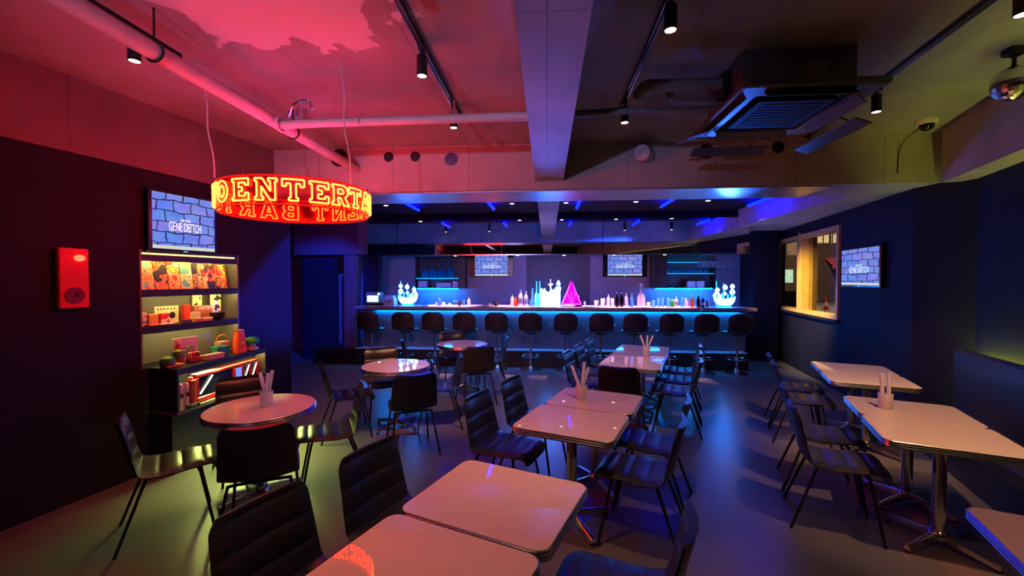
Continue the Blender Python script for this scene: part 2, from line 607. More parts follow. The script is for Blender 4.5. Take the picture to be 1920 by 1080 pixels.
# beams
struct('trim_2', MB().box(-7, 5.0, 4.86, 5.55, 2.75, 3.27), M_conc, 'deep concrete cross beam in front of the bar', cat='beam')
struct('trim_3', MB().box(-0.135, 0.185, -3.0, 8.6, 2.84, 3.27), M_conc, 'concrete beam running down the middle of the ceiling', cat='beam')
struct('trim_4', MB().box(-0.23, 0.3, -7.6, 0.12, 2.72, 3.27), M_conc, 'concrete edge beam above the banquette, lit yellow underneath', (*BWP, 0), BWA, cat='beam')
struct('trim_5', MB().box(3.72, 5.6, 5.55, 9.95, 2.75, 3.27), M_conc, 'concrete edge beam above the window, lit blue', cat='beam')
M_steel = mk('brushed_steel_strip', (0.42, 0.42, 0.46), 0.32, 0.6, var=0.2, scale=3)
struct('trim_6', MB().box(-5.0, 3.10, 4.90, 5.53, 2.735, 2.75), M_steel, 'satin metal strip under the cross beam', cat='trim')

# dark soffit boards over the bar, either side of the middle beam
for k, (a, b) in enumerate(((-6.8, -0.14), (0.19, 3.7))):
    struct('trim_%d' % (7 + k), MB().box(a, b, 7.2, 9.95, 3.08, 3.14), M_soffit,
           ('dark soffit board over the left half of the bar', 'dark soffit board over the right half of the bar')[k], cat='soffit')
w = MB().box(-5.35, 3.95, 8.62, 8.75, 2.23, 3.08)
struct('trim_9', w, M_soffit, 'dark bulkhead carrying the mirror over the bar', cat='bulkhead')
w = MB().box(-5.35, -3.74, 8.595, 8.62, 2.25, 3.0)
struct('trim_10', w, mk('plum_panel', (0.16, 0.10, 0.13), 0.5, var=0.06), 'plum painted panel at the left end of the bulkhead', cat='panel')
mir = thing('bar_mirror', 'long mirror band in three panels above the bar', 'mirror', (0, 8.60, 2.24))
for a, b in ((-3.735, -3.11), (-3.10, 1.11), (1.12, 3.93)):
    MB().box(a, b, -0.004, 0.018, 0.0, 0.70).build('mirror_panel', M_mirror, mir)
MB().box(-3.735, 3.94, -0.012, 0.02, -0.022, 0.0).build('bottom_rail', M_chrome, mir)

# right pillar by the bar, brown post left
struct('trim_11', MB().box(4.35, 4.85, 9.3, 9.95, 0, 2.75), M_wall, 'dark pillar between the bar and the window', cat='pillar')
struct('trim_12', MB().box(-4.21, -3.98, 8.50, 8.70, 0, 2.23), M_post, 'brown post at the left end of the bar', cat='post')
struct('trim_13', MB().box(-3.98, -3.62, 8.9, 9.1, 0, 2.23), M_wall, 'dark panel behind the left end of the counter', cat='panel')
struct('trim_14', MB().box(-0.476, 1.005, 9.935, 9.955, 1.0, 3.08), mk('bar_centre_panel', (0.055, 0.055, 0.085), 0.55, var=0.06), 'dark panel on the wall behind the middle of the bar', cat='panel')

# ------------------------------------------------------------------ chairs
def shell_piece(prof, half, lo, hi, nacross, thick, groove, wrap, name, mat, parent):
    """upholstered shell from profile samples lo..hi: padded face with stitched channels, flat rear face"""
    N = len(prof)
    # arc lengths
    L = [0.0]
    for i in range(1, N):
        L.append(L[-1] + (prof[i] - prof[i - 1]).length)
    top, bot = [], []
    for i in range(lo, hi + 1):
        p = prof[i]
        t = (prof[min(i + 1, N - 1)] - prof[max(i - 1, 0)]).normalized()
        nrm = Vector((-t.y, t.x)) * -1.0      # (y,z) plane normal towards the sitter
        w = half(L[i] / L[-1])
        g = abs(math.sin(PI * (L[i] + 0.012) / groove)) ** 0.30
        rt, rb = [], []
        for k in range(nacross + 1):
            u = -1 + 2 * k / nacross
            edge = 1 - abs(u) ** 6
            wr = wrap(L[i] / L[-1]) * u * u
            q = p + nrm * (wr + thick * (0.15 + 0.85 * edge) * (0.42 + 0.58 * g))
            rt.append((u * w, q.x, q.y))
            q2 = p + nrm * (wr - 0.004)
            rb.append((u * w * 0.985, q2.x, q2.y))
        top.append(rt)
        bot.append(rb)
    mb = MB()
    rows = len(top)
    n = nacross + 1
    v = [p for r in top for p in r] + [p for r in bot for p in r]
    off = rows * n
    f = []
    for i in range(rows - 1):
        for k in range(nacross):
            a, b = i * n + k, i * n + k + 1
            f.append((a, b, b + n, a + n))
            f.append((off + a, off + a + n, off + b + n, off + b))
        f.append((i * n, (i + 1) * n, off + (i + 1) * n, off + i * n))
        a = i * n + nacross
        f.append((a, off + a, off + a + n, a + n))
    for k in range(nacross):
        f.append((k, off + k, off + k + 1, k + 1))
        a = (rows - 1) * n + k
        f.append((a, a + 1, off + a + 1, off + a))
    mb.add(v, f)
    return mb.build(name, mat, parent, smooth=True)


CH_PROF = spline([(0.245, 0.395), (0.250, 0.425), (0.215, 0.442), (0.10, 0.440), (-0.04, 0.430), (-0.14, 0.432), (-0.195, 0.470),
                  (-0.222, 0.55), (-0.245, 0.66), (-0.275, 0.78), (-0.282, 0.805)], 121)


def ch_half(t):
    w = 0.195 + 0.035 * math.sin(min(1, t / 0.55) * PI * 0.5)
    if t > 0.55:
        w = 0.230 - 0.022 * (t - 0.55) / 0.45
    if t > 0.93:
        w *= 1 - 0.16 * ((t - 0.93) / 0.07) ** 2
    if t < 0.10:
        w *= 1 - 0.12 * ((0.10 - t) / 0.10) ** 2
    return w


def ch_wrap(t):
    return 0.008 + 0.030 * max(0, min(1, (t - 0.35) / 0.3))


def make_chair():
    t = thing('dining_chair', 'x', 'chair', group='black channel stitched chairs')
    shell_piece(CH_PROF, ch_half, 0, 64, 10, 0.034, 0.118, ch_wrap, 'seat', M_leather, t)
    shell_piece(CH_PROF, ch_half, 64, 120, 10, 0.034, 0.118, ch_wrap, 'backrest', M_leather, t)
    for sx in (-1, 1):
        MB().tube(spline([(sx * 0.10, 0.15, 0.415), (sx * 0.165, 0.155, 0.412), (sx * 0.182, 0.165, 0.385), (sx * 0.222, 0.235, 0.0)], 10), 0.010, 7).build('leg', M_blackmetal, t, True)
        MB().tube(spline([(sx * 0.10, -0.12, 0.412), (sx * 0.165, -0.125, 0.410), (sx * 0.182, -0.14, 0.38), (sx * 0.232, -0.275, 0.0)], 10), 0.010, 7).build('leg', M_blackmetal, t, True)
    fr = MB()
    fr.cyl((-0.11, 0.15, 0.415), (0.11, 0.15, 0.415), 0.010, n=7)
    fr.cyl((-0.11, -0.12, 0.412), (0.11, -0.12, 0.412), 0.010, n=7)
    fr.cyl((-0.10, 0.15, 0.415), (-0.10, -0.12, 0.412), 0.010, n=7)
    fr.cyl((0.10, 0.15, 0.415), (0.10, -0.12, 0.412), 0.010, n=7)
    fr.build('seat_frame', M_blackmetal, t, True)
    return t


CHAIR = make_chair()
CH_KIDS = tree(CHAIR)
first_chair = [True]


def chair(x, y, facing, label):
    """facing: compass of the sitter in degrees, 0 = +X"""
    rz = rad(facing - 90)
    if first_chair[0]:
        first_chair[0] = False
        CHAIR.location = (x, y, 0)
        CHAIR.rotation_euler = (0, 0, rz)
        CHAIR['label'] = label
        return CHAIR
    return dup(CHAIR, (x, y, 0), rz, label, kids=CH_KIDS)


# ------------------------------------------------------------------ tables
def table_base(t, zt):
    col = MB()
    col.cyl((0, 0, 0.06), (0, 0, zt), 0.036, n=18)
    col.build('column', M_chrome, t, True)
    MB().lathe([(0.055, 0.045), (0.06, 0.06), (0.055, 0.085), (0.038, 0.10)], n=18).build('collar', M_chrome, t, True)
    MB().box(-0.11, 0.11, -0.11, 0.11, zt - 0.012, zt).build('mounting_plate', M_blackmetal, t)
    for k in range(4):
        a = rad(45 + 90 * k)
        c, s = math.cos(a), math.sin(a)
        M = Matrix(((c, -s, 0, 0), (s, c, 0, 0), (0, 0, 1, 0), (0, 0, 0, 1)))
        f = MB()
        rings = []
        for r, wd, zb, ztp in ((0.03, 0.024, 0.045, 0.088), (0.18, 0.021, 0.030, 0.066), (0.30, 0.017, 0.018, 0.046)):
            rings.append([M @ Vector(p) for p in ((r, -wd, zb), (r, wd, zb), (r, wd * 0.8, ztp - 0.006), (r, wd * 0.4, ztp), (r, -wd * 0.4, ztp), (r, -wd * 0.8, ztp - 0.006))])
        f.loft(rings)
        ft = f.build('foot', M_chrome, t, True)
        MB().cyl(M @ Vector((0.285, 0, 0)), M @ Vector((0.285, 0, 0.020)), 0.016, n=8).build('glide', M_black, ft)


def edge_band(outline_fn, t, h0, h1):
    """three ridged chrome strips around the table edge"""
    rings = []
    n = 15
    for k in range(n + 1):
        z = h0 + (h1 - h0) * k / n
        ridge = 0.0045 * abs(math.sin(PI * 3.0 * k / n)) ** 0.6
        rings.append([(x, y, z) for x, y in outline_fn(ridge)])
    MB().loft(rings, caps=False).build('ribbed_edge', M_band, t, False)


def make_square():
    t = thing('square_table', 'x', 'table', group='square tables with ribbed metal edges')
    w, d, r = 0.690, 0.578, 0.055
    zt = 0.72
    MB().loft([[(x, y, zt - 0.046) for x, y in rrect(w, d, r)], [(x, y, zt - 0.002) for x, y in rrect(w, d, r)], [(x, y, zt) for x, y in rrect(w - 0.004, d - 0.004, r)]]).build('tabletop', M_lam, t)
    edge_band(lambda e: rrect(w + 0.006 + 2 * e, d + 0.006 + 2 * e, r + 0.003 + e), t, zt - 0.046, zt - 0.001)
    table_base(t, zt - 0.046)
    return t


def make_round():
    t = thing('round_table', 'x', 'table', group='round tables with ribbed metal edges')
    R, zt, n = 0.386, 0.72, 48
    cir = lambda q: [(q * math.cos(2 * PI * k / n), q * math.sin(2 * PI * k / n)) for k in range(n)]
    MB().loft([[(x, y, zt - 0.046) for x, y in cir(R)], [(x, y, zt - 0.002) for x, y in cir(R)], [(x, y, zt) for x, y in cir(R - 0.003)]]).build('tabletop', M_lam, t)
    edge_band(lambda e: cir(R + 0.003 + e), t, zt - 0.046, zt - 0.001)
    table_base(t, zt - 0.046)
    return t


SQ = make_square()
SQ_K = tree(SQ)
RD = make_round()
RD_K = tree(RD)
MID, RIGHT = -20.9, -23.0     # how far the two rows of tables are turned


def row_pt(c, ang, across, along):
    a = rad(ang)
    return (c[0] + across * math.cos(a) - along * math.sin(a), c[1] + across * math.sin(a) + along * math.cos(a))


sq = [
    ((-0.436, 1.358), MID, 'cream square table nearest the viewer at the bottom edge of the picture'),
    ((-0.221, 1.917), MID, 'cream square table second nearest, pushed against the nearest one'),
    ((0.180, 3.002), MID, 'cream square table in the middle pair, nearer half without a cup'),
    ((0.403, 3.553), MID, 'cream square table in the middle pair carrying a cup of white tubes'),
    (row_pt((1.202, 5.696), -19.0, 0, -0.585), -19.0, 'nearest cream square table of the row of three before the bar'),
    ((1.202, 5.696), -19.0, 'middle cream square table of the row of three before the bar'),
    (row_pt((1.202, 5.696), -19.0, 0, 0.585), -19.0, 'farthest cream square table of the row of three before the bar'),
    (row_pt((3.331, 4.795), -22.3, 0, -0.288), -22.3, 'nearer cream square table of the far pair along the banquette'),
    (row_pt((3.331, 4.795), -22.3, 0, 0.290), -22.3, 'farther cream square table of the far pair along the banquette'),
    ((2.763, 3.465), RIGHT, 'cream square table by the banquette carrying a cup with two upright tubes'),
    ((2.536, 2.934), RIGHT, 'cream square table by the banquette, bare nearer half of its pair'),
    ((2.045, 1.613), RIGHT, 'cream square table cut off at the lower right corner of the picture'),
]
for i, (c, a, lab) in enumerate(sq):
    if i == 0:
        SQ.location = (*c, 0)
        SQ.rotation_euler = (0, 0, rad(a))
        SQ['label'] = lab
    else:
        dup(SQ, (*c, 0), rad(a), lab, kids=SQ_K)
rd = [((-2.235, 3.135), 12, 'round table with the cup of white tubes, beside the lit shelves'),
      ((-1.755, 4.80), 20, 'bare round table in the middle of the three round ones'),
      ((-1.318, 6.514), 30, 'round table farthest back, just before the bar stools')]
for i, (c, a, lab) in enumerate(rd):
    if i == 0:
        RD.location = (*c, 0)
        RD.rotation_euler = (0, 0, rad(a))
        RD['label'] = lab
    else:
        dup(RD, (*c, 0), rad(a), lab, kids=RD_K)


def side_chair(c, ang, side, dist, along, label):
    x, y = row_pt(c, ang, dist * side, along)
    chair(x, y, ang + (180 if side > 0 else 0), label)


side_chair(sq[0][0], MID, -1, 0.55, 0.0, 'black chair at the left of the nearest square table, cut by the bottom edge')
side_chair(sq[1][0], MID, -1, 0.55, 0.0, 'black chair at the left of the second nearest square table')
side_chair(sq[1][0], MID, 1, 0.56, -0.02, 'black chair at the right of the nearest tables, only its back in the lower edge')
side_chair(sq[2][0], MID, -1, 0.55, 0.02, 'black chair at the left of the bare table of the middle pair')
side_chair(sq[3][0], MID, -1, 0.55, 0.02, 'black chair at the left of the cup table of the middle pair')
side_chair(sq[2][0], MID, 1, 0.47, 0.03, 'black chair tucked in at the right of the bare table of the middle pair')
side_chair(sq[3][0], MID, 1, 0.46, -0.02, 'black chair tucked in at the right of the cup table of the middle pair')
for k, w_ in ((4, 'nearest'), (5, 'middle'), (6, 'farthest')):
    side_chair(sq[k][0], -19.0, -1, 0.55, 0, 'black chair at the left of the %s table of the row of three' % w_)
    side_chair(sq[k][0], -19.0, 1, 0.50, 0, 'black chair at the right of the %s table of the row of three' % w_)
hx, hy = row_pt(sq[4][0], -19.0, -0.03, -0.51)
chair(hx, hy, -19.0 + 90, 'black chair with its back to us at the end of the row of three')
for k, w_ in ((7, 'the nearer table of the far banquette pair'), (8, 'the farther table of the far banquette pair'), (9, 'the banquette table with the upright tubes'), (10, 'the bare nearer banquette table')):
    side_chair(sq[k][0], sq[k][1], -1, 0.55, 0, 'black chair at the aisle side of ' + w_)
for x, y, fa, lab in (
    (-2.605, 2.71, 44, 'black chair seen from its side at far left, seat lit yellow green'),
    (-1.905, 2.679, 118, 'black chair with its back to us before the round table with the cup'),
    (-1.800, 3.403, -150, 'black chair at the right of the round table with the cup, seat lit green'),
    (-2.667, 3.56, -44, 'black chair behind the round table with the cup, before the shelves'),
    (-2.215, 4.514, 32, 'black chair at the left of the middle round table'),
    (-1.370, 4.175, 118, 'black chair with its back to us before the middle round table'),
    (-1.278, 4.931, -167, 'black chair at the right of the middle round table'),
    (-2.076, 5.263, -58, 'black chair behind the middle round table'),
    (-1.930, 6.282, 21, 'black chair at the left of the farthest round table'),
    (-1.003, 5.883, 116, 'black chair with its back to us before the farthest round table'),
    (-0.880, 6.611, -167, 'black chair at the right of the farthest round table'),
    (-1.530, 6.952, -64, 'black chair behind the farthest round table, before the stools'),
):
    chair(x, y, fa, lab)

# ------------------------------------------------------------------ cups with white tubes
def cup(x, y, where, sticks, rz=0):
    t = MB()
    n = 20
    rings = []
    for r, z in ((0.040, 0.0), (0.043, 0.004), (0.047, 0.120), (0.0445, 0.120), (0.041, 0.008)):
        rings.append([(r * math.cos(2 * PI * k / n), r * math.sin(2 * PI * k / n), z) for k in range(n)])
    t.loft(rings)
    c = t.build('frosted_cup', M_frost, None, True)
    c.location = (x, y, 0.7205)
    tag(c, 'frosted plastic cup of tubes on ' + where, 'cup', 'frosted cups on the tables')
    for lab, bx, by, tx, ty, L in sticks:
        v = Vector((tx, ty, 1)).normalized()
        p0 = Vector((bx, by, 0.014))
        m = MB()
        m.tube([p0, p0 + v * L * 0.5, p0 + v * L], 0.0135, 10)
        s = m.build('white_tube', M_frost, None, True)
        s.location = (x, y, 0.7205)
        tag(s, lab + ' in the cup on ' + where, 'tube', 'white tubes in the cups')


# right = (cos 4.7, sin 4.7): lean left or right as seen
cup(-2.197, 3.142, 'the round table by the shelves', (
    ('white tube leaning left', 0.012, 0.0, -0.30, 0.05, 0.26), ('white tube standing in the middle', -0.004, -0.018, 0.10, 0.05, 0.25), ('white tube leaning right', -0.010, 0.016, 0.20, -0.02, 0.27)))
cup(0.29, 3.545, 'the middle pair of tables', (
    ('white tube leaning left', 0.014, 0.0, -0.36, 0.05, 0.28), ('white tube standing tall', -0.002, -0.016, 0.08, 0.04, 0.30), ('white tube leaning right', -0.012, 0.016, 0.28, -0.02, 0.26)))
cup(1.305, 5.662, 'the row of three tables', (
    ('white tube leaning left', 0.014, 0.0, -0.36, 0.0, 0.27), ('white tube standing upright', 0.0, -0.016, 0.04, 0.02, 0.255), ('white tube leaning right', -0.014, 0.014, 0.40, -0.02, 0.27)))
cup(2.614, 3.482, 'the banquette table', (
    ('left upright white tube', -0.022, 0.0, -0.02, 0.02, 0.26), ('right upright white tube', 0.020, 0.0, 0.03, 0.02, 0.26)))

# ------------------------------------------------------------------ banquette
t = thing('banquette', 'long black banquette along the right wall, yellow light behind its back', 'bench', (*BWP, 0), BWA)
MB().bbox(-0.52, -0.10, -4.6, -0.02, 0.30, 0.43, 0.02).build('seat', M_bench, t)
MB().bbox(-0.17, -0.09, -4.6, -0.02, 0.40, 1.03, 0.02).build('backrest', M_bench, t)
MB().box(-0.46, -0.04, -4.6, -0.03, 0.0, 0.30).build('base', M_black, t)
MB().box(-0.06, -0.035, -4.6, -0.06, 0.895, 0.91).build('light_strip', M_coveled, t)

# ------------------------------------------------------------------ bar
bar = thing('bar_counter', 'long bar counter with wooden top, blue lit front and step', 'bar', (0, 8.2, 0))
MB().bbox(-3.85, 3.90, -0.02, 0.62, 1.125, 1.19, 0.01).build('counter_top', M_wood, bar)
MB().box(-3.80, 3.86, 0.0, 0.60, 1.108, 1.125).build('top_underside', M_black, bar)
MB().box(-3.85, 3.86, 0.36, 0.46, 0.32, 1.108).build('front_panel', M_barfront, bar)
MB().box(-3.9, 3.80, 0.10, 0.40, 0.0, 0.315).build('plinth', M_black, bar)
MB().box(-3.9, 3.80, 0.09, 0.37, 0.315, 0.325).build('step_top', mk('step_steel', (0.35, 0.36, 0.4), 0.4, 0.3), bar)
MB().box(-3.55, 3.72, 0.325, 0.345, 1.095, 1.107).build('light_strip', M_cyanled, bar)
MB().box(-3.7, 3.84, 0.46, 0.60, 0.0, 0.9).build('inner_carcass', M_black, bar)
for i in range(11):
    hx = -3.12 + i * 0.640
    h = MB()
    h.tube(spline([(hx, 0.36, 0.80), (hx, 0.30, 0.80), (hx, 0.275, 0.83)], 6), 0.008, 6)
    h.cyl((hx, 0.352, 0.80), (hx, 0.362, 0.80), 0.022, n=10)
    h.build('bag_hook', M_chrome, bar, True)
st = struct('trim_15', MB().box(-4.75, -3.92, 8.28, 9.0, 0, 0.32), M_black, 'low dark platform left of the bar', cat='platform')


def make_stool():
    t = thing('bar_stool', 'x', 'stool', group='bar stools along the counter')
    MB().lathe([(0.195, 0.0), (0.20, 0.010), (0.15, 0.022), (0.05, 0.038), (0.036, 0.075), (0.026, 0.09)], n=24).build('base', M_chrome, t, True)
    MB().cyl((0, 0, 0.08), (0, 0, 0.70), 0.024, n=14).build('pole', M_chrome, t, True)
    MB().lathe([(0.028, 0.24), (0.034, 0.25), (0.034, 0.29), (0.028, 0.30)], n=14).build('collar', M_chrome, t, True)
    MB().tube([(0.17 * math.sin(a), 0.02 + 0.17 * math.cos(a), 0.27) for a in (2 * PI * k / 20 for k in range(20))], 0.009, 6, True).build('footrest', M_chrome, t, True)
    MB().box(-0.10, 0.10, -0.09, 0.09, 0.695, 0.705).build('seat_plate', M_blackmetal, t)
    prof = spline([(0.215, 0.70), (0.215, 0.725), (0.18, 0.745), (0.05, 0.742), (-0.10, 0.738), (-0.17, 0.76), (-0.205, 0.83), (-0.222, 0.94), (-0.235, 1.05), (-0.238, 1.105)], 49)

    def half(tt):
        w = 0.215
        if tt < 0.12:
            w *= 1 - 0.25 * ((0.12 - tt) / 0.12) ** 2
        if tt > 0.45:
            w = 0.222
        if tt > 0.82:
            w = 0.222 * math.sqrt(max(0.10, 1 - ((tt - 0.82) / 0.195) ** 2.4))
        return w
    wr = lambda tt: 0.01 + 0.05 * max(0, min(1, (tt - 0.3) / 0.3))
    m = mk('brown_stool_leather', (0.022, 0.016, 0.018), 0.55, var=0.15, scale=20, bump=0.1)
    shell_piece(prof, half, 0, 24, 12, 0.035, 5.0, wr, 'seat', m, t)
    shell_piece(prof, half, 24, 48, 12, 0.035, 5.0, wr, 'backrest', m, t)
    return t


ST = make_stool()
ST_K = tree(ST)
words = ['first', 'second', 'third', 'fourth', 'fifth', 'sixth', 'seventh', 'eighth', 'ninth', 'tenth', 'eleventh', 'twelfth']
for i, x in enumerate((-3.43, -2.74, -2.155, -1.555, -0.94, -0.305, 0.355, 1.003, 1.615, 2.258, 2.873, 3.465)):
    lab = '%s bar stool from the left along the counter' % words[i]
    if i == 0:
        ST.location = (x, 8.02, 0)
        ST['label'] = lab
    else:
        dup(ST, (x, 8.02, 0), 0, lab, kids=ST_K)

# ------------------------------------------------------------------ things on the counter
CT = 1.1905


def bottle(name, x, y, h, r, mat, label, kind='bottle', cat='bottle', cap=None, z=CT, group='bottles and glasses on the counter'):
    if kind == 'bottle':
        prof = [(r * 0.9, 0), (r, 0.008), (r, h * 0.58), (r * 0.85, h * 0.66), (r * 0.38, h * 0.76), (r * 0.34, h * 0.93), (r * 0.40, h * 0.94), (r * 0.40, h * 0.97)]
    elif kind == 'pourer':
        prof = [(r * 0.9, 0), (r, 0.006), (r, h * 0.62), (r * 0.8, h * 0.70), (r * 0.2, h * 0.86), (r * 0.12, h * 0.98)]
    elif kind == 'flask':
        prof = [(r * 0.8, 0), (r, h * 0.10), (r * 0.96, h * 0.26), (r * 0.35, h * 0.45), (r * 0.30, h * 0.9), (r * 0.40, h)]
    elif kind == 'tumbler':
        prof = [(r * 0.82, 0), (r * 0.85, 0.006), (r, h), (r * 0.94, h), (r * 0.80, 0.012)]
    elif kind == 'bowl':
        prof = [(r * 0.5, 0), (r * 0.55, 0.006), (r * 0.9, h * 0.6), (r, h), (r * 0.93, h), (r * 0.5, 0.016)]
    elif kind == 'jar':
        prof = [(r * 0.95, 0), (r, 0.005), (r, h * 0.7), (r * 0.8, h * 0.78), (r * 0.8, h * 0.82)]
    elif kind == 'decanter':
        prof = [(r * 0.8, 0), (r * 0.98, h * 0.03), (r, h * 0.28), (r * 0.95, h * 0.42), (r * 0.7, h * 0.53), (r * 0.34, h * 0.62), (r * 0.30, h * 0.84), (r * 0.42, h * 0.86), (r * 0.42, h)]
    root = MB().lathe(prof, n=14)
    if kind in ('bottle', 'jar', 'decanter'):
        e = thing(name, label, cat, (x, y, z), group=group)
        root.build('body', mat, e, True)
        cz = {'bottle': (r * 0.42, h * 0.90, h), 'jar': (r * 0.86, h * 0.8, h), 'decanter': (r * 0.45, h * 0.93, h * 1.005)}[kind]
        MB().cyl((0, 0, cz[1]), (0, 0, cz[2]), cz[0], n=10).build('cap', cap or M_white, e, True)
        if kind == 'bottle' and r > 0.034:
            MB().lathe([(r * 1.015, h * 0.16), (r * 1.015, h * 0.48)], n=14, caps=False).build('paper_label', mk('paper_label', (0.6, 0.56, 0.5), 0.6), e, True)
        return e
    o = root.build(name, mat, None, True)
    o.location = (x, y, z)
    return tag(o, label, cat, group)


t = thing('till', 'small till with a bright pale screen at the left end of the counter', 'till', (-3.56, 8.48, CT))
MB().bbox(-0.17, 0.20, -0.06, 0.20, 0.0, 0.05, 0.01).build('base', M_black, t)
m = MB()
m.prism([(-0.17, 0), (0.12, 0), (0.12, 0.20), (-0.14, 0.20)], 0.05, 0.27)
m.build('housing', mk('grey_till_plastic', (0.2, 0.22, 0.25), 0.4), t)
MB().box(-0.145, 0.09, -0.008, -0.001, 0.07, 0.20).build('screen', M_possc, t)
MB().cyl((0.10, -0.004, 0.235), (0.10, 0.01, 0.235), 0.025, n=12).build('lamp', mk('till_lamp', (0.6, 0.9, 1), 0.3, emit=(0.3, 0.8, 1.0), es=3.0), t)
t = thing('receipt_printer', 'pale blue receipt printer between the till and the glowing ship', 'printer', (-3.235, 8.50, CT))
m = MB()
m.prism([(-0.11, -0.06), (0.11, -0.06), (0.11, 0.14), (-0.11, 0.14)], 0.0, 0.13)
m.build('housing', mk('pale_printer_plastic', (0.35, 0.42, 0.55), 0.4), t)
m = MB()
m.loft([[(-0.10, -0.05, 0.13), (0.10, -0.05, 0.13), (0.10, 0.13, 0.13), (-0.10, 0.13, 0.13)], [(-0.10, 0.0, 0.20), (0.07, 0.0, 0.20), (0.07, 0.13, 0.20), (-0.10, 0.13, 0.20)]])
m.build('lid', mk('printer_lid', (0.28, 0.36, 0.55), 0.35), t)
MB().box(-0.07, 0.07, -0.066, -0.058, 0.07, 0.085).build('paper_slot', M_black, t)


def ship(name, x, y, label, flip):
    """glowing glass sailing ship holding bottles and glasses"""
    t = thing(name, label, 'lamp', (x, y, CT), group='glowing ship lamps on the counter')
    hull = MB()
    rings = []
    for u in range(9):
        a = -1 + 2 * u / 8
        wd = 0.085 * (1 - abs(a) ** 3) + 0.012
        sh = 0.05 * a * a + (0.04 * max(0, a * flip))
        rings.append([(a * 0.21, -wd, 0.15 + sh), (a * 0.19, -wd * 0.8, 0.08 + sh * 0.6), (a * 0.15, 0, 0.03 + sh * 0.4), (a * 0.19, wd * 0.8, 0.08 + sh * 0.6), (a * 0.21, wd, 0.15 + sh)])
    hull.loft(rings)
    hull.build('hull', M_shipglow, t, True)
    MB().box(-0.11, 0.11, -0.06, 0.06, 0.0, 0.035).build('stand', M_shipcyan, t)
    for px, top in ((-0.15, 0.50), (-0.01, 0.46), (0.13, 0.40)):
        MB().cyl((px, 0, 0.12), (px, 0, top), 0.010, n=8).build('mast', M_shipcyan, t, True)
    for px, zc, r in ((-0.15, 0.40, 0.042), (-0.15, 0.29, 0.050), (-0.015, 0.38, 0.045), (-0.01, 0.26, 0.032), (0.13, 0.33, 0.040), (0.14, 0.24, 0.058), (0.07, 0.20, 0.035)):
        MB().lathe([(r * 0.2, zc - r * 1.1), (r * 0.8, zc - r * 0.6), (r, zc), (r * 0.7, zc + r * 0.7), (r * 0.2, zc + r * 1.1)], (px * flip, 0, 0), 12).build('glass_sail', M_shipglow, t, True)
    for k in range(4):
        px = -0.16 + 0.10 * k
        MB().cyl((px, -0.07, 0.17), (px, -0.07, 0.25 + 0.02 * (k % 2)), 0.016, 0.020, 8).build('small_glass', M_shipcyan, t, True)
    return t


ship('ship_lamp', -2.85, 8.50, 'glowing blue white glass sailing ship at the left of the counter', 1)
shp = ship('ship_lamp', 3.42, 8.48, 'glowing blue white glass sailing ship at the right end of the counter', -1)
cam_light('ship_added_spot', (0.0, -0.10, 0.52), 330, (0.03, 0.13, 1.0), 0.02, (-1.80, -5.1, 1.74), 'SPOT', spot=12, blend=0.8, parent=shp)  # spot added at the ship lamp to light the air conditioner blue

t = thing('castle_lamp', 'glowing white castle shaped lamp with turrets in the middle of the counter', 'lamp', (0.075, 8.50, CT))
MB().bbox(-0.19, 0.19, -0.10, 0.10, 0.0, 0.22, 0.012).build('keep', M_shipglow, t)
for px, py, h in ((-0.15, -0.07, 0.33), (-0.05, 0.06, 0.27), (0.05, -0.07, 0.32), (0.15, -0.06, 0.37)):
    tw = MB().lathe([(0.045, 0.0), (0.045, h - 0.05), (0.056, h - 0.045), (0.056, h)], (px, py, 0), 12).build('turret', M_shipglow, t, True)
    for q in range(4):
        a = PI / 4 + q * PI / 2
        MB().box(px + 0.042 * math.cos(a) - 0.012, px + 0.042 * math.cos(a) + 0.012, py + 0.042 * math.sin(a) - 0.012, py + 0.042 * math.sin(a) + 0.012, h, h + 0.025).build('merlon', M_shipglow, tw)
MB().lathe([(0.035, 0.42), (0.042, 0.45), (0.02, 0.49), (0.004, 0.52)], (0.155, -0.06, 0), 12).build('flame_finial', M_shipglow, t, True)
MB().cyl((0.155, -0.06, 0.37), (0.155, -0.06, 0.43), 0.008, n=8).build('finial_stem', M_shipcyan, t, True)
MB().lathe([(0.01, 0.32), (0.012, 0.40), (0.055, 0.44), (0.05, 0.445), (0.008, 0.45), (0.006, 0.54)], (0.0, 0.0, 0), 12).build('spire', mk('pink_white_glow', (0.9, 0.6, 0.8), 0.3, emit=(1.0, 0.4, 0.75), es=2.2), t, True)
for px in (-0.235, -0.30):
    MB().lathe([(0.035, 0.0), (0.035, 0.22), (0.012, 0.28), (0.008, 0.46), (0.014, 0.48), (0.004, 0.50)], (px + 0.02, 0.02, 0), 10).build('side_tower', M_shipcyan, t, True)

cam_light('castle_added_spot', (0.0, -0.10, 0.42), 900, (0.04, 0.13, 1.0), 0.02, (-0.06, -5.35, 1.65), 'SPOT', spot=9, blend=1.0, parent=t)  # spot added at the castle lamp for the blue patch under the middle beam
t = thing('pyramid_lamp', 'magenta glowing pyramid lamp with radiating lines on the counter', 'lamp', (0.49, 8.46, CT))
MB().lathe([(0.21, 0), (0.215, 0.012), (0.20, 0.03), (0.16, 0.04)], n=24).build('base', M_black, t, True)
m = MB()
bs = [(-0.185, -0.03, 0.045), (0.185, -0.03, 0.045), (0.185, 0.09, 0.045), (-0.185, 0.09, 0.045)]
tp = [(-0.03, 0.02, 0.42), (0.03, 0.02, 0.42), (0.03, 0.05, 0.42), (-0.03, 0.05, 0.42)]
m.loft([bs, tp])
m.build('glass_body', M_pyrglow, t)
for a, b in ((bs[0], tp[0]), (bs[1], tp[1]), (bs[2], tp[2]), (bs[3], tp[3]), (bs[0], bs[1])):
    MB().cyl(a, b, 0.0085, n=6).build('edge_line', M_pyr, t)
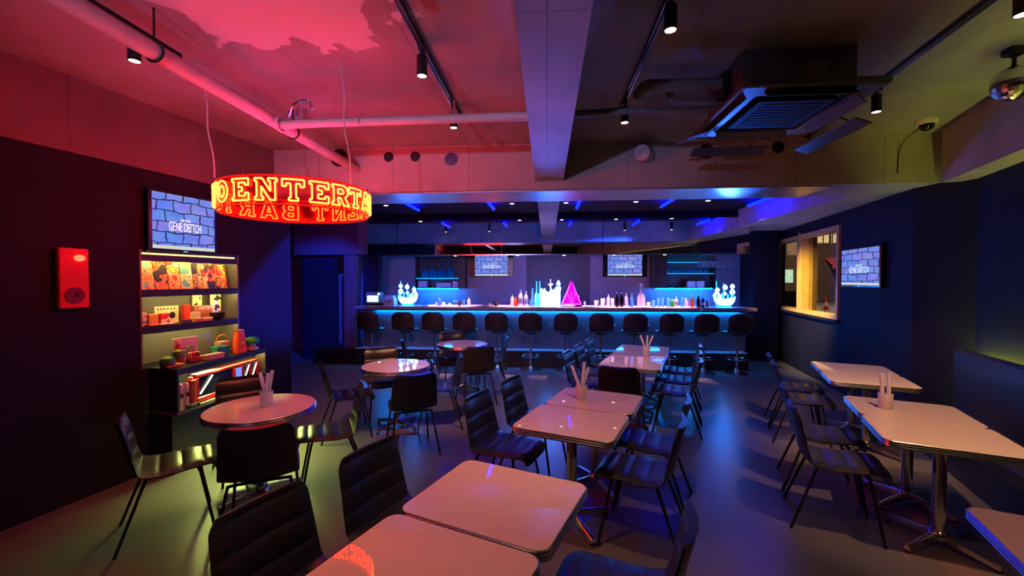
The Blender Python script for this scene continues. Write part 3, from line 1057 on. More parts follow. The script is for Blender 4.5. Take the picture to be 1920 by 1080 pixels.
for k in range(5):
    a = rad(40 + 25 * k)
    MB().cyl((0, -0.025, 0.05), (0.20 * math.cos(a), 0.0, 0.05 + 0.24 * math.sin(a)), 0.0055, n=5).build('ray_line', M_pyr, t)
MB().lathe([(0.05, 0.40), (0.055, 0.43), (0.035, 0.47), (0.01, 0.49)], (0, 0.035, 0), 12).build('cap', M_pyrglow, t, True)
MB().box(-0.12, 0.12, -0.045, -0.034, 0.048, 0.062).build('foot_light', M_pyr, t)

pxm = lambda px: (px - 1028.5) * 0.010755     # survey: counter station from picture column at 8.5 m
items = [
    (793, 0.24, 0.020, 'flask', M_glassblue, 'slim blue lit bottle right of the left ship'),
    (800, 0.085, 0.055, 'bowl', M_glassblue, 'blue lit stacked bowl right of the left ship'),
    (819, 0.09, 0.016, 'pourer', M_glasspink, 'tiny pale bottle left of the square jar'),
    (826, 0.14, 0.030, 'jar', M_glassblue, 'small blue jar under the inverted glasses'),
    (834, 0.075, 0.040, 'bowl', M_glasspink, 'small white pot on the counter under the inverted glasses'),
    (845, 0.05, 0.035, 'bowl', M_glasspink, 'low pale dish near the small white pot'),
    (865, 0.085, 0.045, 'bowl', M_black, 'black bowl with utensils at the left of the counter'),
    (873, 0.16, 0.020, 'pourer', M_glassblue, 'blue lit bottle with pourer by the black bowl'),
    (882, 0.18, 0.034, 'bottle', M_glasspink, 'clear bottle standing alone below the left bar screen'),
    (923, 0.055, 0.025, 'tumbler', M_glasspink, 'small shot glass below the left bar screen'),
    (934, 0.085, 0.060, 'bowl', M_black, 'black bowl below the left bar screen'),
    (964, 0.23, 0.037, 'pourer', M_glasspink, 'white bottle with pourer, first of the row left of the castle lamp'),
    (971, 0.20, 0.035, 'pourer', M_glassamber, 'amber bottle in the row left of the castle lamp'),
    (980, 0.33, 0.046, 'bottle', M_glasspink, 'round clear bottle right of the amber one'),
    (990, 0.30, 0.040, 'bottle', M_glasspink, 'clear bottle second left of the castle lamp'),
    (1002, 0.36, 0.062, 'flask', M_glassblue, 'blue round flask left of the castle lamp'),
    (1098, 0.10, 0.022, 'tumbler', M_glasspink, 'small pink glass just right of the pyramid lamp'),
    (1120, 0.12, 0.045, 'tumbler', M_glasspink, 'short tumbler, leftmost of the glasses right of the pyramid lamp'),
    (1131, 0.16, 0.048, 'tumbler', M_glasspink, 'tall tumbler, second of the glasses right of the pyramid lamp'),
    (1141, 0.25, 0.036, 'pourer', M_glasspink, 'clear bottle with pourer among the pink lit tumblers'),
    (1149, 0.16, 0.036, 'tumbler', M_glasspink, 'pink lit tumbler beside the dark bottles'),
    (1156, 0.28, 0.034, 'bottle', M_glassdark, 'left one of the two dark bottles below the right bar screen'),
    (1165, 0.28, 0.034, 'bottle', M_glassdark, 'right one of the two dark bottles below the right bar screen'),
    (1174, 0.27, 0.034, 'bottle', M_glasspink, 'clear bottle just right of the dark bottles'),
    (1183, 0.26, 0.034, 'bottle', M_glassblue, 'bluish bottle left of the large decanter'),
    (1200, 0.45, 0.078, 'decanter', M_glasspink, 'large round decanter with a tall neck, tallest on the counter'),
    (1214, 0.09, 0.040, 'tumbler', M_glasspink, 'short tumbler just right of the large decanter'),
    (1222, 0.13, 0.040, 'tumbler', M_glassblue, 'bluish tumbler right of the large decanter'),
    (1231, 0.17, 0.036, 'tumbler', M_glassblue, 'left tall blue tumbler before the right cabinet'),
    (1239, 0.18, 0.036, 'tumbler', M_glassblue, 'middle tall blue tumbler before the right cabinet'),
    (1247, 0.18, 0.036, 'tumbler', M_glassblue, 'right tall blue tumbler before the right cabinet'),
    (1255, 0.14, 0.034, 'jar', M_glassgreen, 'green jar before the right cabinet'),
    (1263, 0.20, 0.040, 'bottle', M_glasspink, 'white bottle beside the green jar'),
    (1272, 0.18, 0.030, 'bottle', M_glassblue, 'blue bottle right of the white one'),
    (1281, 0.16, 0.040, 'jar', M_glasspink, 'pink lit jar among the bottles at the right'),
    (1291, 0.22, 0.034, 'bottle', M_glassamber, 'orange bottle among the dark ones at the right'),
    (1300, 0.24, 0.034, 'bottle', M_glassdark, 'left dark bottle beside the orange one'),
    (1309, 0.20, 0.036, 'bottle', M_glassdark, 'right dark bottle near the right ship'),
    (1318, 0.16, 0.026, 'bottle', mk('red_bottle', (0.6, 0.05, 0.04), 0.3), 'small red bottle near the right ship'),
    (1331, 0.12, 0.016, 'pourer', M_glasspink, 'slim pink bottle beside the right ship'),
]
catn = {'bowl': 'bowl', 'tumbler': 'glass', 'jar': 'jar'}
namen = {'bowl': 'bowl', 'tumbler': 'tumbler', 'jar': 'jar', 'flask': 'flask', 'decanter': 'decanter'}
for i, (px, h, r, kd, mt, lab) in enumerate(items):
    bottle(namen.get(kd, 'bottle'), pxm(px), 8.46 + 0.03 * ((i * 7) % 3 - 1), h, r, mt, lab, kd, catn.get(kd, 'bottle'))
pl = MB().lathe([(0.07, 0), (0.10, 0.006), (0.105, 0.014), (0.07, 0.010)], n=20).build('plate', M_white, None, True)
pl.location = (0.775, 8.40, CT)
tag(pl, 'flat white plate under the small pink glass', 'plate')
bx = thing('box', 'small pale blue box on legs left of the black bowl', 'box', (pxm(856), 8.5, CT))
MB().box(-0.055, 0.055, -0.03, 0.03, 0.06, 0.115).build('tray', M_glassblue, bx)
for q in (-0.04, 0.04):
    MB().cyl((q, 0, 0), (q, 0, 0.06), 0.006, n=6).build('leg', M_chrome, bx)


# ------------------------------------------------------------------ lettering helpers
def text_mesh(txt, size, name, mat, parent, loc, width=None):
    cu = bpy.data.curves.new('lettering', 'FONT')
    cu.body = txt
    cu.size = size
    cu.align_x = 'CENTER'
    cu.align_y = 'CENTER'
    cu.extrude = 0.001
    to = bpy.data.objects.new('lettering_tmp', cu)
    COL.objects.link(to)
    dg = bpy.context.evaluated_depsgraph_get()
    me = bpy.data.meshes.new_from_object(to.evaluated_get(dg))
    bpy.data.objects.remove(to)
    bpy.data.curves.remove(cu)
    xs = [v.co.x for v in me.vertices]
    k = 1.0 if not width else width / (max(xs) - min(xs))
    for v in me.vertices:
        v.co = Vector((v.co.x * k, -v.co.z, v.co.y))
    me.materials.clear()
    me.materials.append(mat)
    o = bpy.data.objects.new(name, me)
    COL.objects.link(o)
    o.parent = parent
    o.location = loc
    return o


def tv(label, loc, rz, w, h, bez=0.03, wide=0.0):
    """screen facing local -Y; loc is the middle of its lower edge at the wall"""
    t = thing('television', label, 'screen', loc, rz)
    MB().bbox(-w / 2 - bez - wide, w / 2 + bez + wide, -0.055, -0.012, -bez, h + bez, 0.006).build('casing', M_screenblack, t)
    MB().box(-0.12, 0.12, -0.012, 0.0, h * 0.3, h * 0.7).build('wall_bracket', M_blackmetal, t)
    MB().box(-w / 2, w / 2, -0.058, -0.0545, 0, h).build('picture', M_screen, t)
    text_mesh('DIRECTED BY', 0.030, 'small_lettering', M_screentext, t, (0.0, -0.0595, h * 0.54), w * 0.16)
    text_mesh('GENE DEITCH', 0.12, 'lettering', M_screentext, t, (0.0, -0.0595, h * 0.41), w * 0.52)
    MB().box(-0.02, 0.02, -0.0565, -0.054, -bez * 0.7, -bez * 0.4).build('standby_light', M_cyanglass, t)
    return t


tv('wall screen with a stone wall picture above the lit shelves', on(LW, 0.004, 0.835, 2.0), LWA + PI / 2, 0.585, 0.505)
tv('wall screen with a stone wall picture right of the window', on(TW, -0.004, 1.04, 1.645), TWA - PI / 2, 0.985, 0.50)
tv('left one of the two screens behind the bar', (-1.30, 9.945, 1.815), 0, 0.775, 0.50, wide=0.10)
tv('right one of the two screens behind the bar', (1.785, 9.945, 1.815), 0, 0.775, 0.50, wide=0.08)

# ------------------------------------------------------------------ back bar racks
t = thing('glass_rack', 'dark wall rack with a cyan lit shelf of inverted glasses, left behind the bar', 'rack', (-2.54, 9.95, 1.52))
MB().box(-0.52, 0.52, -0.30, -0.0, 0.20, 0.22).build('shelf', M_shelfblack, t)
MB().box(-0.50, 0.50, -0.295, -0.02, 0.2205, 0.235).build('lit_shelf', M_cyanglass, t)
MB().box(-0.52, 0.52, -0.30, -0.0, 0.0, 0.018).build('shelf', M_shelfblack, t)
MB().box(-0.52, -0.50, -0.30, 0, 0, 0.74).build('side', M_shelfblack, t)
MB().box(0.50, 0.66, -0.30, 0, 0, 0.74).build('side', M_shelfblack, t)
MB().box(-0.52, 0.52, -0.014, 0, 0, 0.74).build('back', M_shelfblack, t)
MB().box(-0.48, 0.48, -0.26, -0.235, -0.016, -0.001).build('light_strip', M_cyanled, t)


def inv_glass(x, y, z, label, mat, s=1.0, grp='stemmed glasses behind the bar'):
    prof = [(0.046, 0.0), (0.050, 0.04), (0.044, 0.085), (0.012, 0.115), (0.006, 0.13), (0.006, 0.205), (0.038, 0.214), (0.038, 0.218)]
    o = MB().lathe([(r * s, zz * s) for r, zz in prof], n=14).build('stemmed_glass', mat, None, True)
    o.location = (x, y, z)
    return tag(o, label, 'glass', grp)


for k, w_ in enumerate(('first', 'second', 'third', 'fourth')):
    inv_glass(-2.86 + 0.20 * k, 9.80, 1.756, '%s inverted stemmed glass from the left on the lit rack' % w_, M_glassblue, 1.85)
for x0, x1, h, lab in ((-3.01, -2.79, 0.15, 'pale square box at the left under the lit glass rack'), (-2.58, -2.22, 0.11, 'long pale box in the middle under the lit glass rack'), (-2.19, -2.06, 0.15, 'small pale box at the right under the lit glass rack')):
    o = MB().bbox(x0, x1, 9.70, 9.86, 1.5385, 1.5385 + h, 0.006).build('storage_box', mk('pale_box', (0.42, 0.40, 0.62), 0.5), None)
    tag(o, lab, 'box', 'boxes under the glass rack')

t = thing('wall_cabinet', 'dark wall cabinet with cyan lit glass shelves, right behind the bar', 'cabinet', (3.05, 9.95, 1.53))
MB().box(-0.70, -0.42, -0.42, 0, 0, 0.78).build('door', M_shelfblack, t)
for z in (0.0, 0.30, 0.55, 0.76):
    MB().box(-0.42, 0.66, -0.30, 0, z, z + 0.018).build('shelf', M_shelfblack, t)
for z in (0.3185, 0.5685):
    MB().box(-0.40, 0.62, -0.295, -0.03, z, z + 0.012).build('lit_shelf', M_cyanglass, t)
MB().box(0.64, 0.66, -0.30, 0, 0, 0.78).build('side', M_shelfblack, t)
MB().box(-0.42, 0.64, -0.012, 0, 0, 0.78).build('back', mk('cabinet_back', (0.05, 0.05, 0.07), 0.5), t)
MB().box(-0.62, 0.60, -0.26, -0.235, -0.016, -0.001).build('light_strip', M_cyanled, t)
for k in range(8):
    o = MB().lathe([(0.040, 0), (0.044, 0.004), (0.034, 0.075), (0.030, 0.078)], n=12).build('tumbler', M_glassblue, None, True)
    o.location = (2.74 + 0.115 * k, 9.80, 1.8615)
    tag(o, '%s upturned tumbler from the left on the lit cabinet shelf' % words[k], 'glass', 'tumblers on the cabinet shelf')
for k in range(2):
    o = MB().bbox(3.10 + 0.19 * k, 3.27 + 0.19 * k, 9.62, 9.76, 1.5485, 1.69, 0.006).build('storage_box', mk('white_box', (0.6, 0.62, 0.72), 0.5), None)
    tag(o, ('left', 'right')[k] + ' white box on the lowest cabinet shelf', 'box', 'boxes in the right cabinet')

# hanging glasses under the bulkhead, on slotted rails
t = thing('hanging_glass_rail', 'metal rails under the bulkhead holding hanging glasses at the right', 'rail', (3.40, 8.85, 2.205))
for k in range(8):
    MB().box(-0.34 + 0.097 * k - 0.004, -0.34 + 0.097 * k + 0.004, -0.09, 0.20, 0.0, 0.012).build('rail', M_chrome, t)
MB().box(-0.36, 0.36, -0.05, -0.03, 0.012, 0.026).build('cross_bar', M_chrome, t)
for k in range(7):
    prof = [(0.036, 0.0), (0.040, 0.05), (0.036, 0.10), (0.010, 0.13), (0.0048, 0.145), (0.0048, 0.247), (0.034, 0.255), (0.034, 0.259)]
    for j in range(2):
        o = MB().lathe(prof, n=12).build('hanging_glass', M_glasspink, None, True)
        o.location = (3.40 - 0.2915 + 0.097 * k, 8.83 + 0.115 * j, 2.217 - 0.2515)
        tag(o, '%s hanging stemmed glass from the left in the %s row under the bulkhead' % (words[k], ('front', 'rear')[j]), 'glass', 'glasses hanging over the bar')

# back counter under the racks
t = thing('back_counter', 'dark back counter against the wall behind the bar', 'counter', (0, 9.92, 0))
MB().bbox(-3.55, 4.2, -0.45, 0, 0.84, 0.88, 0.006).build('counter_top', M_blackmetal, t)
MB().box(-3.5, 4.15, -0.42, 0, 0, 0.84).build('carcass', M_black, t)

# ------------------------------------------------------------------ blue tubes and downlights over the bar
for k, x in enumerate((-2.39, -0.975, 0.54, 2.03, 3.52)):
    t = thing('blue_tube_light', '%s glowing blue tube light from the left under the bar soffit' % words[k], 'light', (x, 7.35, 3.02), group='blue tube lights over the bar')
    MB().cyl((0, -0.42, 0), (0, 0.42, 0), 0.024, n=12).build('tube', M_bluetube, t, True)
    for s in (-1, 1):
        MB().cyl((0, s * 0.42, 0), (0, s * 0.445, 0), 0.026, n=12).build('end_cap', M_black, t)
    zc = 0.06 if x < 3.6 else 0.25
    for yy in (-0.10, 0.36):
        MB().cyl((0, yy, 0.02), (0, yy, zc), 0.006, n=6).build('clip', M_black, t)
for k, x in enumerate((-2.93, -0.62, 0.335, 1.543, 2.756)):
    t = thing('downlight', '%s round downlight from the left in the bar soffit' % words[k], 'light', (x, 7.54, 3.08), group='downlights in the bar soffit')
    MB().lathe([(0.055, -0.006), (0.056, 0.0), (0.04, 0.0), (0.04, -0.004)], n=20).build('ring', M_black, t, True)
    MB().cyl((0, 0, -0.010), (0, 0, -0.002), 0.038, n=20).build('lens', M_dl, t, True)
    if k == 4:   # the right one gets an added yellow beam to brighten the window frames
        cam_light('downlight_beam', (0, 0, -0.03), 1100, (1.0, 0.64, 0.14), 0.03, (1.85, 0.35, -1.62), 'SPOT', spot=50, blend=0.9, parent=t)
    else:
        cam_light('downlight_beam', (0, 0, -0.03), 16, (1.0, 0.60, 0.55), 0.03, (0, 0.25, -2), 'SPOT', spot=95, parent=t)
# small lights under the mirror bulkhead, washing the counter pink white
for k, x in enumerate((-1.9, -0.6, 0.35, 1.35, 2.35)):
    t = thing('counter_light', '%s small light from the left under the mirror bulkhead' % words[k], 'light', (x, 8.69, 2.23), group='small lights under the bulkhead')
    MB().cyl((0, 0, -0.014), (0, 0, -0.0005), 0.04, n=16).build('housing', M_black, t, True)
    MB().cyl((0, 0, -0.018), (0, 0, -0.014), 0.03, n=16).build('lens', M_dl, t, True)
    cam_light('counter_beam', (0, 0, -0.03), 720, (1.0, 0.50, 0.70), 0.03, (0, -0.06, -1.0), 'SPOT', spot=68, blend=0.6, parent=t)

# ------------------------------------------------------------------ the ring sign
def el(cx, cy, rx, ry, n=20):
    return [(cx + rx * math.cos(2 * PI * k / n), cy + ry * math.sin(2 * PI * k / n)) for k in range(n)]


GLYPH = {
    'E': [[(0, 0), (.85, 0), (.85, .33), (.68, .33), (.68, .2), (.36, .2), (.36, .41), (.54, .41), (.54, .6), (.36, .6), (.36, .81), (.68, .81), (.68, .69), (.85, .69), (.85, 1), (0, 1), (0, .86), (.1, .86), (.1, .14), (0, .14)]],
    'N': [[(0, 0), (.36, 0), (.36, .14), (.28, .14), (.28, .62), (.64, 0), (.86, 0), (.86, .86), (.94, .86), (.94, 1), (.58, 1), (.58, .86), (.66, .86), (.66, .4), (.32, 1), (0, 1), (0, .86), (.08, .86), (.08, .14), (0, .14)]],
    'T': [[(.26, 0), (.64, 0), (.64, .14), (.56, .14), (.56, .8), (.74, .8), (.74, .66), (.9, .66), (.9, 1), (0, 1), (0, .66), (.16, .66), (.16, .8), (.34, .8), (.34, .14), (.26, .14)]],
    'R': [[(0, 0), (.38, 0), (.38, .14), (.3, .14), (.3, .38), (.42, .38), (.62, 0), (.94, 0), (.7, .42), (.84, .52), (.88, .7), (.82, .88), (.66, 1), (0, 1), (0, .86), (.08, .86), (.08, .14), (0, .14)], [(.3, .57), (.3, .8), (.54, .8), (.62, .68), (.54, .57)]],
    'A': [[(0, 0), (.26, 0), (.32, .18), (.60, .18), (.66, 0), (.92, 0), (.6, 1), (.32, 1)], [(.37, .36), (.55, .36), (.46, .7)]],
    'I': [[(0, 0), (.42, 0), (.42, .14), (.32, .14), (.32, .86), (.42, .86), (.42, 1), (0, 1), (0, .86), (.1, .86), (.1, .14), (0, .14)]],
    'M': [[(0, 0), (.26, 0), (.26, .6), (.5, .2), (.74, .6), (.74, 0), (1, 0), (1, 1), (.76, 1), (.5, .55), (.24, 1), (0, 1)]],
    'B': [[(0, 0), (.6, 0), (.78, .1), (.84, .27), (.78, .44), (.68, .5), (.76, .58), (.8, .74), (.74, .9), (.56, 1), (0, 1)], [(.26, .2), (.26, .4), (.5, .4), (.56, .3), (.5, .2)], [(.26, .6), (.26, .82), (.48, .82), (.54, .71), (.48, .6)]],
    'O': [el(.45, .5, .45, .5), el(.45, .5, .20, .27, 14)],
    'K': [[(0, 0), (.28, 0), (.28, .36), (.38, .46), (.6, 0), (.92, 0), (.56, .62), (.88, 1), (.58, 1), (.28, .62), (.28, 1), (0, 1)]],
    'Y': [[(.32, 0), (.6, 0), (.6, .42), (.92, 1), (.64, 1), (.46, .64), (.28, 1), (0, 1), (.32, .42)]],
}
RR, BH = 0.560, 0.205
ring = thing('ring_sign', 'hanging red neon ring sign with outlined letters all around it', 'sign', (-2.06, 3.36, 2.355))
ring.rotation_euler = (rad(0.5), rad(-0.8), rad(31.5))
letters = [('T', 243), ('O', 258.5), ('K', 274), ('Y', 288.5), ('O', 303), ('E', 321.5), ('N', 340), ('T', 357.5), ('E', 374.5), ('R', 391), ('T', 405.5),
           ('A', 421), ('I', 434), ('N', 449), ('M', 467), ('E', 484.5), ('N', 502), ('T', 520), ('B', 546), ('A', 564), ('R', 583.5)]
LH, LWD = 0.150, 0.152


def ringpt(deg, r, z):
    a = rad(deg)
    return (r * math.sin(a), -r * math.cos(a), z)


for ch, deg in letters:
    m = MB()
    gw = max(x for lp in GLYPH[ch] for x, y in lp)
    for lp in GLYPH[ch]:
        pts = []
        for i, (x, y) in enumerate(lp):
            nx, ny = lp[(i + 1) % len(lp)]
            seg = max(1, int(math.hypot(nx - x, ny - y) / 0.3))
            for s in range(seg):
                u = x + (nx - x) * s / seg
                v = y + (ny - y) * s / seg
                pts.append(ringpt(deg + math.degrees((u - gw / 2) * LWD / RR), RR + 0.014, (v - 0.5) * LH))
        # straight neon runs between the bends
        N = len(pts)
        for i in range(N):
            m.cyl(pts[i], pts[(i + 1) % N], 0.0063, n=6)
    o = m.build('neon_letter', M_neon, ring)
    o['label'] = 'neon letter ' + ch
n = 72
band = MB()
band.loft([[ringpt(360 * k / n, r, z) for k in range(n)] for r, z in ((RR, -BH / 2), (RR, BH / 2), (RR - 0.005, BH / 2), (RR - 0.005, -BH / 2), (RR, -BH / 2))], caps=False)
band.build('acrylic_band', M_acrylic, ring, True)
for z in (-BH / 2, BH / 2):
    MB().tube([ringpt(360 * k / n, RR - 0.002, z) for k in range(n)], 0.006, 6, True).build('rim', mk('red_rim', (0.5, 0.03, 0.02), 0.3), ring, True)
for dg_ in (-38, 75, 195, 280):
    MB().cyl(ringpt(dg_, RR - 0.004, BH / 2), ringpt(dg_, RR - 0.004, BH / 2 + 0.03), 0.007, n=8).build('hanger_lug', M_chrome, ring, True)
cam_light('ring_violet_fill', (0, 0, 0.08), 3.5, (0.60, 0.16, 0.72), 0.9, (0, 0, 2), 'AREA', parent=ring)  # violet area light added inside the ring to pinken the ceiling
# cords carry the ring from the slab
cd = []
rm = ring.matrix_basis.copy()
for k, (dg_, top) in enumerate(((-84, (-2.62, 3.05, 3.27)), (42, (-1.47, 2.93, 3.27)))):
    b = rm @ Vector(ringpt(dg_, RR - 0.002, BH / 2))
    tp = Vector(top)
    mid = (b + tp) / 2
    pts = spline([b, b * 0.75 + tp * 0.25 + Vector((0.012, 0, 0)), mid + Vector((-0.015, 0.01, 0)), b * 0.25 + tp * 0.75 + Vector((0.012, 0, 0)), tp], 16)
    o = MB().tube(pts, 0.0055, 6).build('suspension_cord', M_cord, None, True)
    tag(o, ('pale wavy cord holding the left side of the ring sign', 'pale wavy cord holding the right side of the ring sign')[k], 'cord', 'cords of the ring sign')

# ------------------------------------------------------------------ pipes, tracks and spotlights on the ceiling
t = thing('ceiling_pipe', 'wrapped pipe running along the left of the ceiling', 'pipe', (-2.24, 1.0, 3.02))
MB().cyl((0, -4.0, 0), (0, 3.86, 0), 0.050, n=16).build('run', M_pipe, t, True)
for y in (-1.0, 1.27, 2.6):
    m = MB()
    m.tube([(0.056 * math.cos(a), y, 0.056 * math.sin(a)) for a in (2 * PI * k / 16 for k in range(16))], 0.007, 6, True)
    m.cyl((0, y, 0.05), (0, y, 0.25), 0.006, n=6)
    m.build('hanger', M_blackmetal, t)
t = thing('cross_pipe', 'wrapped pipe crossing the ceiling from the left pipe through the middle beam', 'pipe', (0, 3.31, 2.985))
MB().tube(spline([(-2.19, 0.02, 0.0), (-1.9, 0, 0.0), (-1.4, 0, 0.0), (-0.14, -0.02, -0.005)], 14), 0.034, 12).build('run', M_pipe, t, True)
MB().tube(spline([(0.186, -0.03, -0.005), (0.6, -0.02, 0.01), (0.9, 0, 0.0), (1.2, 0.02, 0.01)], 12), 0.026, 12).build('run', M_duct, t, True)
MB().tube([(-2.17 + 0.005 * 0, 0.055 * math.cos(a), 0.055 * math.sin(a)) for a in (2 * PI * k / 14 for k in range(14))], 0.012, 6, True).build('collar', M_pipe, t, True)
m = MB()
m.cyl((-0.73, 0.0, 0.03), (-0.73, 0.0, 0.07), 0.03, 0.02, 10)
m.cyl((-0.73, 0.0, 0.07), (-0.73, 0.0, 0.16), 0.012, 0.006, 8)
m.build('valve', M_chrome, t, True)
m = MB()
m.cyl((-1.98, 0.0, 0.03), (-1.98, 0.0, 0.12), 0.05, 0.04, 12)
m.tube(spline([(-2.1, 0.0, 0.05), (-2.02, -0.05, 0.14), (-1.95, 0.03, 0.2), (-1.9, 0.0, 0.12)], 10), 0.012, 6)
m.build('junction_bundle', M_chrome, t, True)

TRACKS = [((-0.82, -1.2, 3.85), 'left light track on the ceiling, glinting blue'), ((0.66, -1.2, 3.80), 'light track on the ceiling right of the middle beam'), ((2.62, -1.2, 4.8), 'light track on the ceiling near the banquette')]
for (x, y0, y1), lab in TRACKS:
    t = thing('light_track', lab, 'track', (x, 0, 3.27), rad(-9) if x > 2 else 0, group='ceiling light tracks')
    if x > 2:
        t.location = (2.02, 0, 3.27)
    MB().bbox(-0.018, 0.018, y0, y1, -0.032, -0.001, 0.004).build('rail', M_blackmetal, t)
    for s in (-1, 1):
        MB().box(s * 0.012 - 0.003, s * 0.012 + 0.003, y0 + 0.02, y1 - 0.02, -0.036, -0.032).build('lip', M_chrome, t)
    MB().box(-0.022, 0.022, y1, y1 + 0.05, -0.036, -0.001).build('end_cap', M_black, t)


def spot(x, y, ztop, label, energy, col, target, cone=62, zlen=0.135, tilt=(0, 0)):
    t = thing('track_spotlight', label, 'spotlight', (x, y, ztop), group='black cylinder spotlights')
    MB().box(-0.016, 0.016, -0.04, 0.04, -0.022, 0.0).build('adapter', M_black, t)
    MB().cyl((0, 0, -0.05), (0, 0, -0.018), 0.008, n=8).build('stem', M_black, t)
    z0 = -0.045
    MB().lathe([(0.030, z0), (0.034, z0 - 0.006), (0.034, z0 - zlen), (0.030, z0 - zlen), (0.028, z0 - zlen + 0.014)], n=18).build('housing', M_black, t, True)
    MB().cyl((0, 0, z0 - zlen + 0.006), (0, 0, z0 - zlen + 0.002), 0.029, n=18).build('lens', M_spotlens, t, True)
    L = cam_light('beam', (0, 0, z0 - zlen - 0.012), energy, col, 0.03, None, 'SPOT', spot=cone, blend=0.7, parent=t)
    v = Vector(target) - Vector((x, y, ztop + z0 - zlen))
    L.rotation_euler = v.to_track_quat('-Z', 'Y').to_euler()
    return t


WARM = (1.0, 0.50, 0.25)
YG = (0.80, 0.92, 0.30)
spot(-2.52, 2.42, 3.235, 'black spotlight hanging under the left pipe above the round table', 16, WARM, (-2.45, 2.45, 0), 60)
spot(-0.82, 3.70, 3.235, 'black spotlight at the far end of the left track', 280, WARM, (-1.52, 5.65, 0.72), 60)
spot(0.66, 2.36, 3.235, 'bright black spotlight near on the track right of the middle beam', 85, WARM, (0.25, 2.95, 0.72), 66)
spot(0.66, 3.70, 3.235, 'black spotlight at the far end of the track right of the middle beam', 190, WARM, (1.15, 5.6, 0.72), 44)
spot(2.395, 2.37, 3.235, 'black spotlight in the upper right corner of the picture', 230, WARM, (2.75, 3.2, 0.72), 56)
spot(2.62, 3.63, 3.235, 'black spotlight on the right track before the dome camera', 260, WARM, (3.35, 4.75, 0.72), 52)
spot(-0.82, 1.50, 3.235, 'black spotlight on the left track above the nearest tables', 62, WARM, (-0.35, 1.7, 0.72), 70)
spot(-0.82, 2.75, 3.235, 'black spotlight halfway along the left track', 55, (1.0, 0.56, 0.28), (-2.2, 3.15, 0.72), 40)
spot(2.2, 1.1, 3.235, 'black spotlight on the right track behind the picture edge', 50, WARM, (2.1, 1.6, 0.72), 60)
# blue party spots hidden behind the cross beam
BLU = (0.008, 0.05, 1.0)
for x, y, z, tg, en, cone, lab in ((3.25, 5.80, 3.27, (-3.27, 5.02, 1.68), 6500, 15, 'blue party spotlight behind the right of the cross beam'),
                             (-2.75, 5.80, 3.27, (-4.9, 8.72, 1.35), 1500, 40, 'added blue spotlight behind the cross beam, aimed at the passage wall'),  # extra spot added to light the passage wall blue
                             (2.05, 5.80, 3.27, (2.0, 5.1, 0.0), 170, 34, 'blue party spotlight behind the cross beam above the aisle'),
                             (-1.55, 5.80, 3.27, (-1.2, 3.9, 0.0), 110, 26, 'blue party spotlight behind the left of the cross beam')):
    sp = spot(x, y, z, lab, en, BLU, tg, cone, zlen=0.20)
    sp['group'] = 'blue party spotlights'
# added unseen violet lamps behind the viewer, brightening the cross beam
for k, x in enumerate((-1.6, 2.0)):
    t = thing('added_violet_lamp', ('left', 'right')[k] + ' added violet fill lamp on the wall behind the viewer', 'lamp', (x, -3.0, 2.0), group='added violet fill lamps on the rear wall')
    MB().bbox(-0.06, 0.06, 0.0, 0.04, -0.06, 0.06, 0.006).build('wall_plate', M_black, t)
    MB().lathe([(0.05, 0.0), (0.075, 0.02), (0.085, 0.12), (0.08, 0.12)], (0, 0.10, -0.06), 16).build('housing', M_black, t, True)
    MB().cyl((0, 0.03, 0), (0, 0.08, 0), 0.015, n=8).build('arm', M_black, t)
    cam_light('wash', (0, 0.22, 0.05), 520, (0.52, 0.44, 1.0), 0.06, (-x * 0.35, 8.0, 1.12), 'SPOT', spot=52, blend=1.0, parent=t)
# the left pipe spotlight has a short rail of its own
t = thing('light_track', 'short light track by the left pipe', 'track', (-2.52, 0, 3.27), group='ceiling light tracks')
MB().bbox(-0.018, 0.018, 1.4, 2.75, -0.032, -0.001, 0.004).build('rail', M_blackmetal, t)

# ------------------------------------------------------------------ cassette air conditioner
t = thing('air_conditioner', 'dark ceiling cassette air conditioner with open louvres, lit blue', 'air conditioner', (1.68, 3.27, 2.94))
MB().box(-0.36, 0.37, -0.26, 0.36, 0.03, 0.328).build('body', M_acbody, t)
m = MB()
o_ = rrect(0.88, 0.95, 0.02, 2)
i_ = [(x * 0.70, y * 0.70) for x, y in o_]
m.loft([[(x, y, 0.03) for x, y in o_], [(x, y, 0.0) for x, y in o_], [(x * 0.97, y * 0.97, -0.012) for x, y in o_], [(x, y, -0.012) for x, y in i_], [(x * 0.98, y * 0.98, 0.010) for x, y in i_]], caps=False)
m.build('panel', M_acgrey, t)
MB().box(-0.29, 0.29, -0.31, 0.31, 0.010, 0.02).build('recess', M_black, t)
gr = MB().bbox(-0.255, 0.255, -0.265, 0.265, -0.022, 0.004, 0.006).build('intake_grille', mk('dark_grille', (0.010, 0.010, 0.014), 0.6, spec=0.08), t)
for k in range(9):
    MB().box(-0.20, 0.20, -0.20 + 0.05 * k - 0.008, -0.20 + 0.05 * k + 0.008, -0.0245, -0.022).build('grille_slat', MATS['dark_grille'], gr)
for k, (cx, cy, w_, d_, rx, ry) in enumerate(((0, -0.405, 0.56, 0.085, 40, 0), (0, 0.415, 0.56, 0.085, -38, 0), (-0.375, 0, 0.085, 0.60, 0, -40), (0.375, 0, 0.085, 0.60, 0, 40))):
    lv = MB().bbox(-w_ / 2, w_ / 2, -d_ / 2, d_ / 2, -0.004, 0.004, 0.003).build('louvre', M_acgrey, t)
    lv.location = (cx, cy, -0.03)
    lv.rotation_euler = (rad(rx), rad(ry), 0)
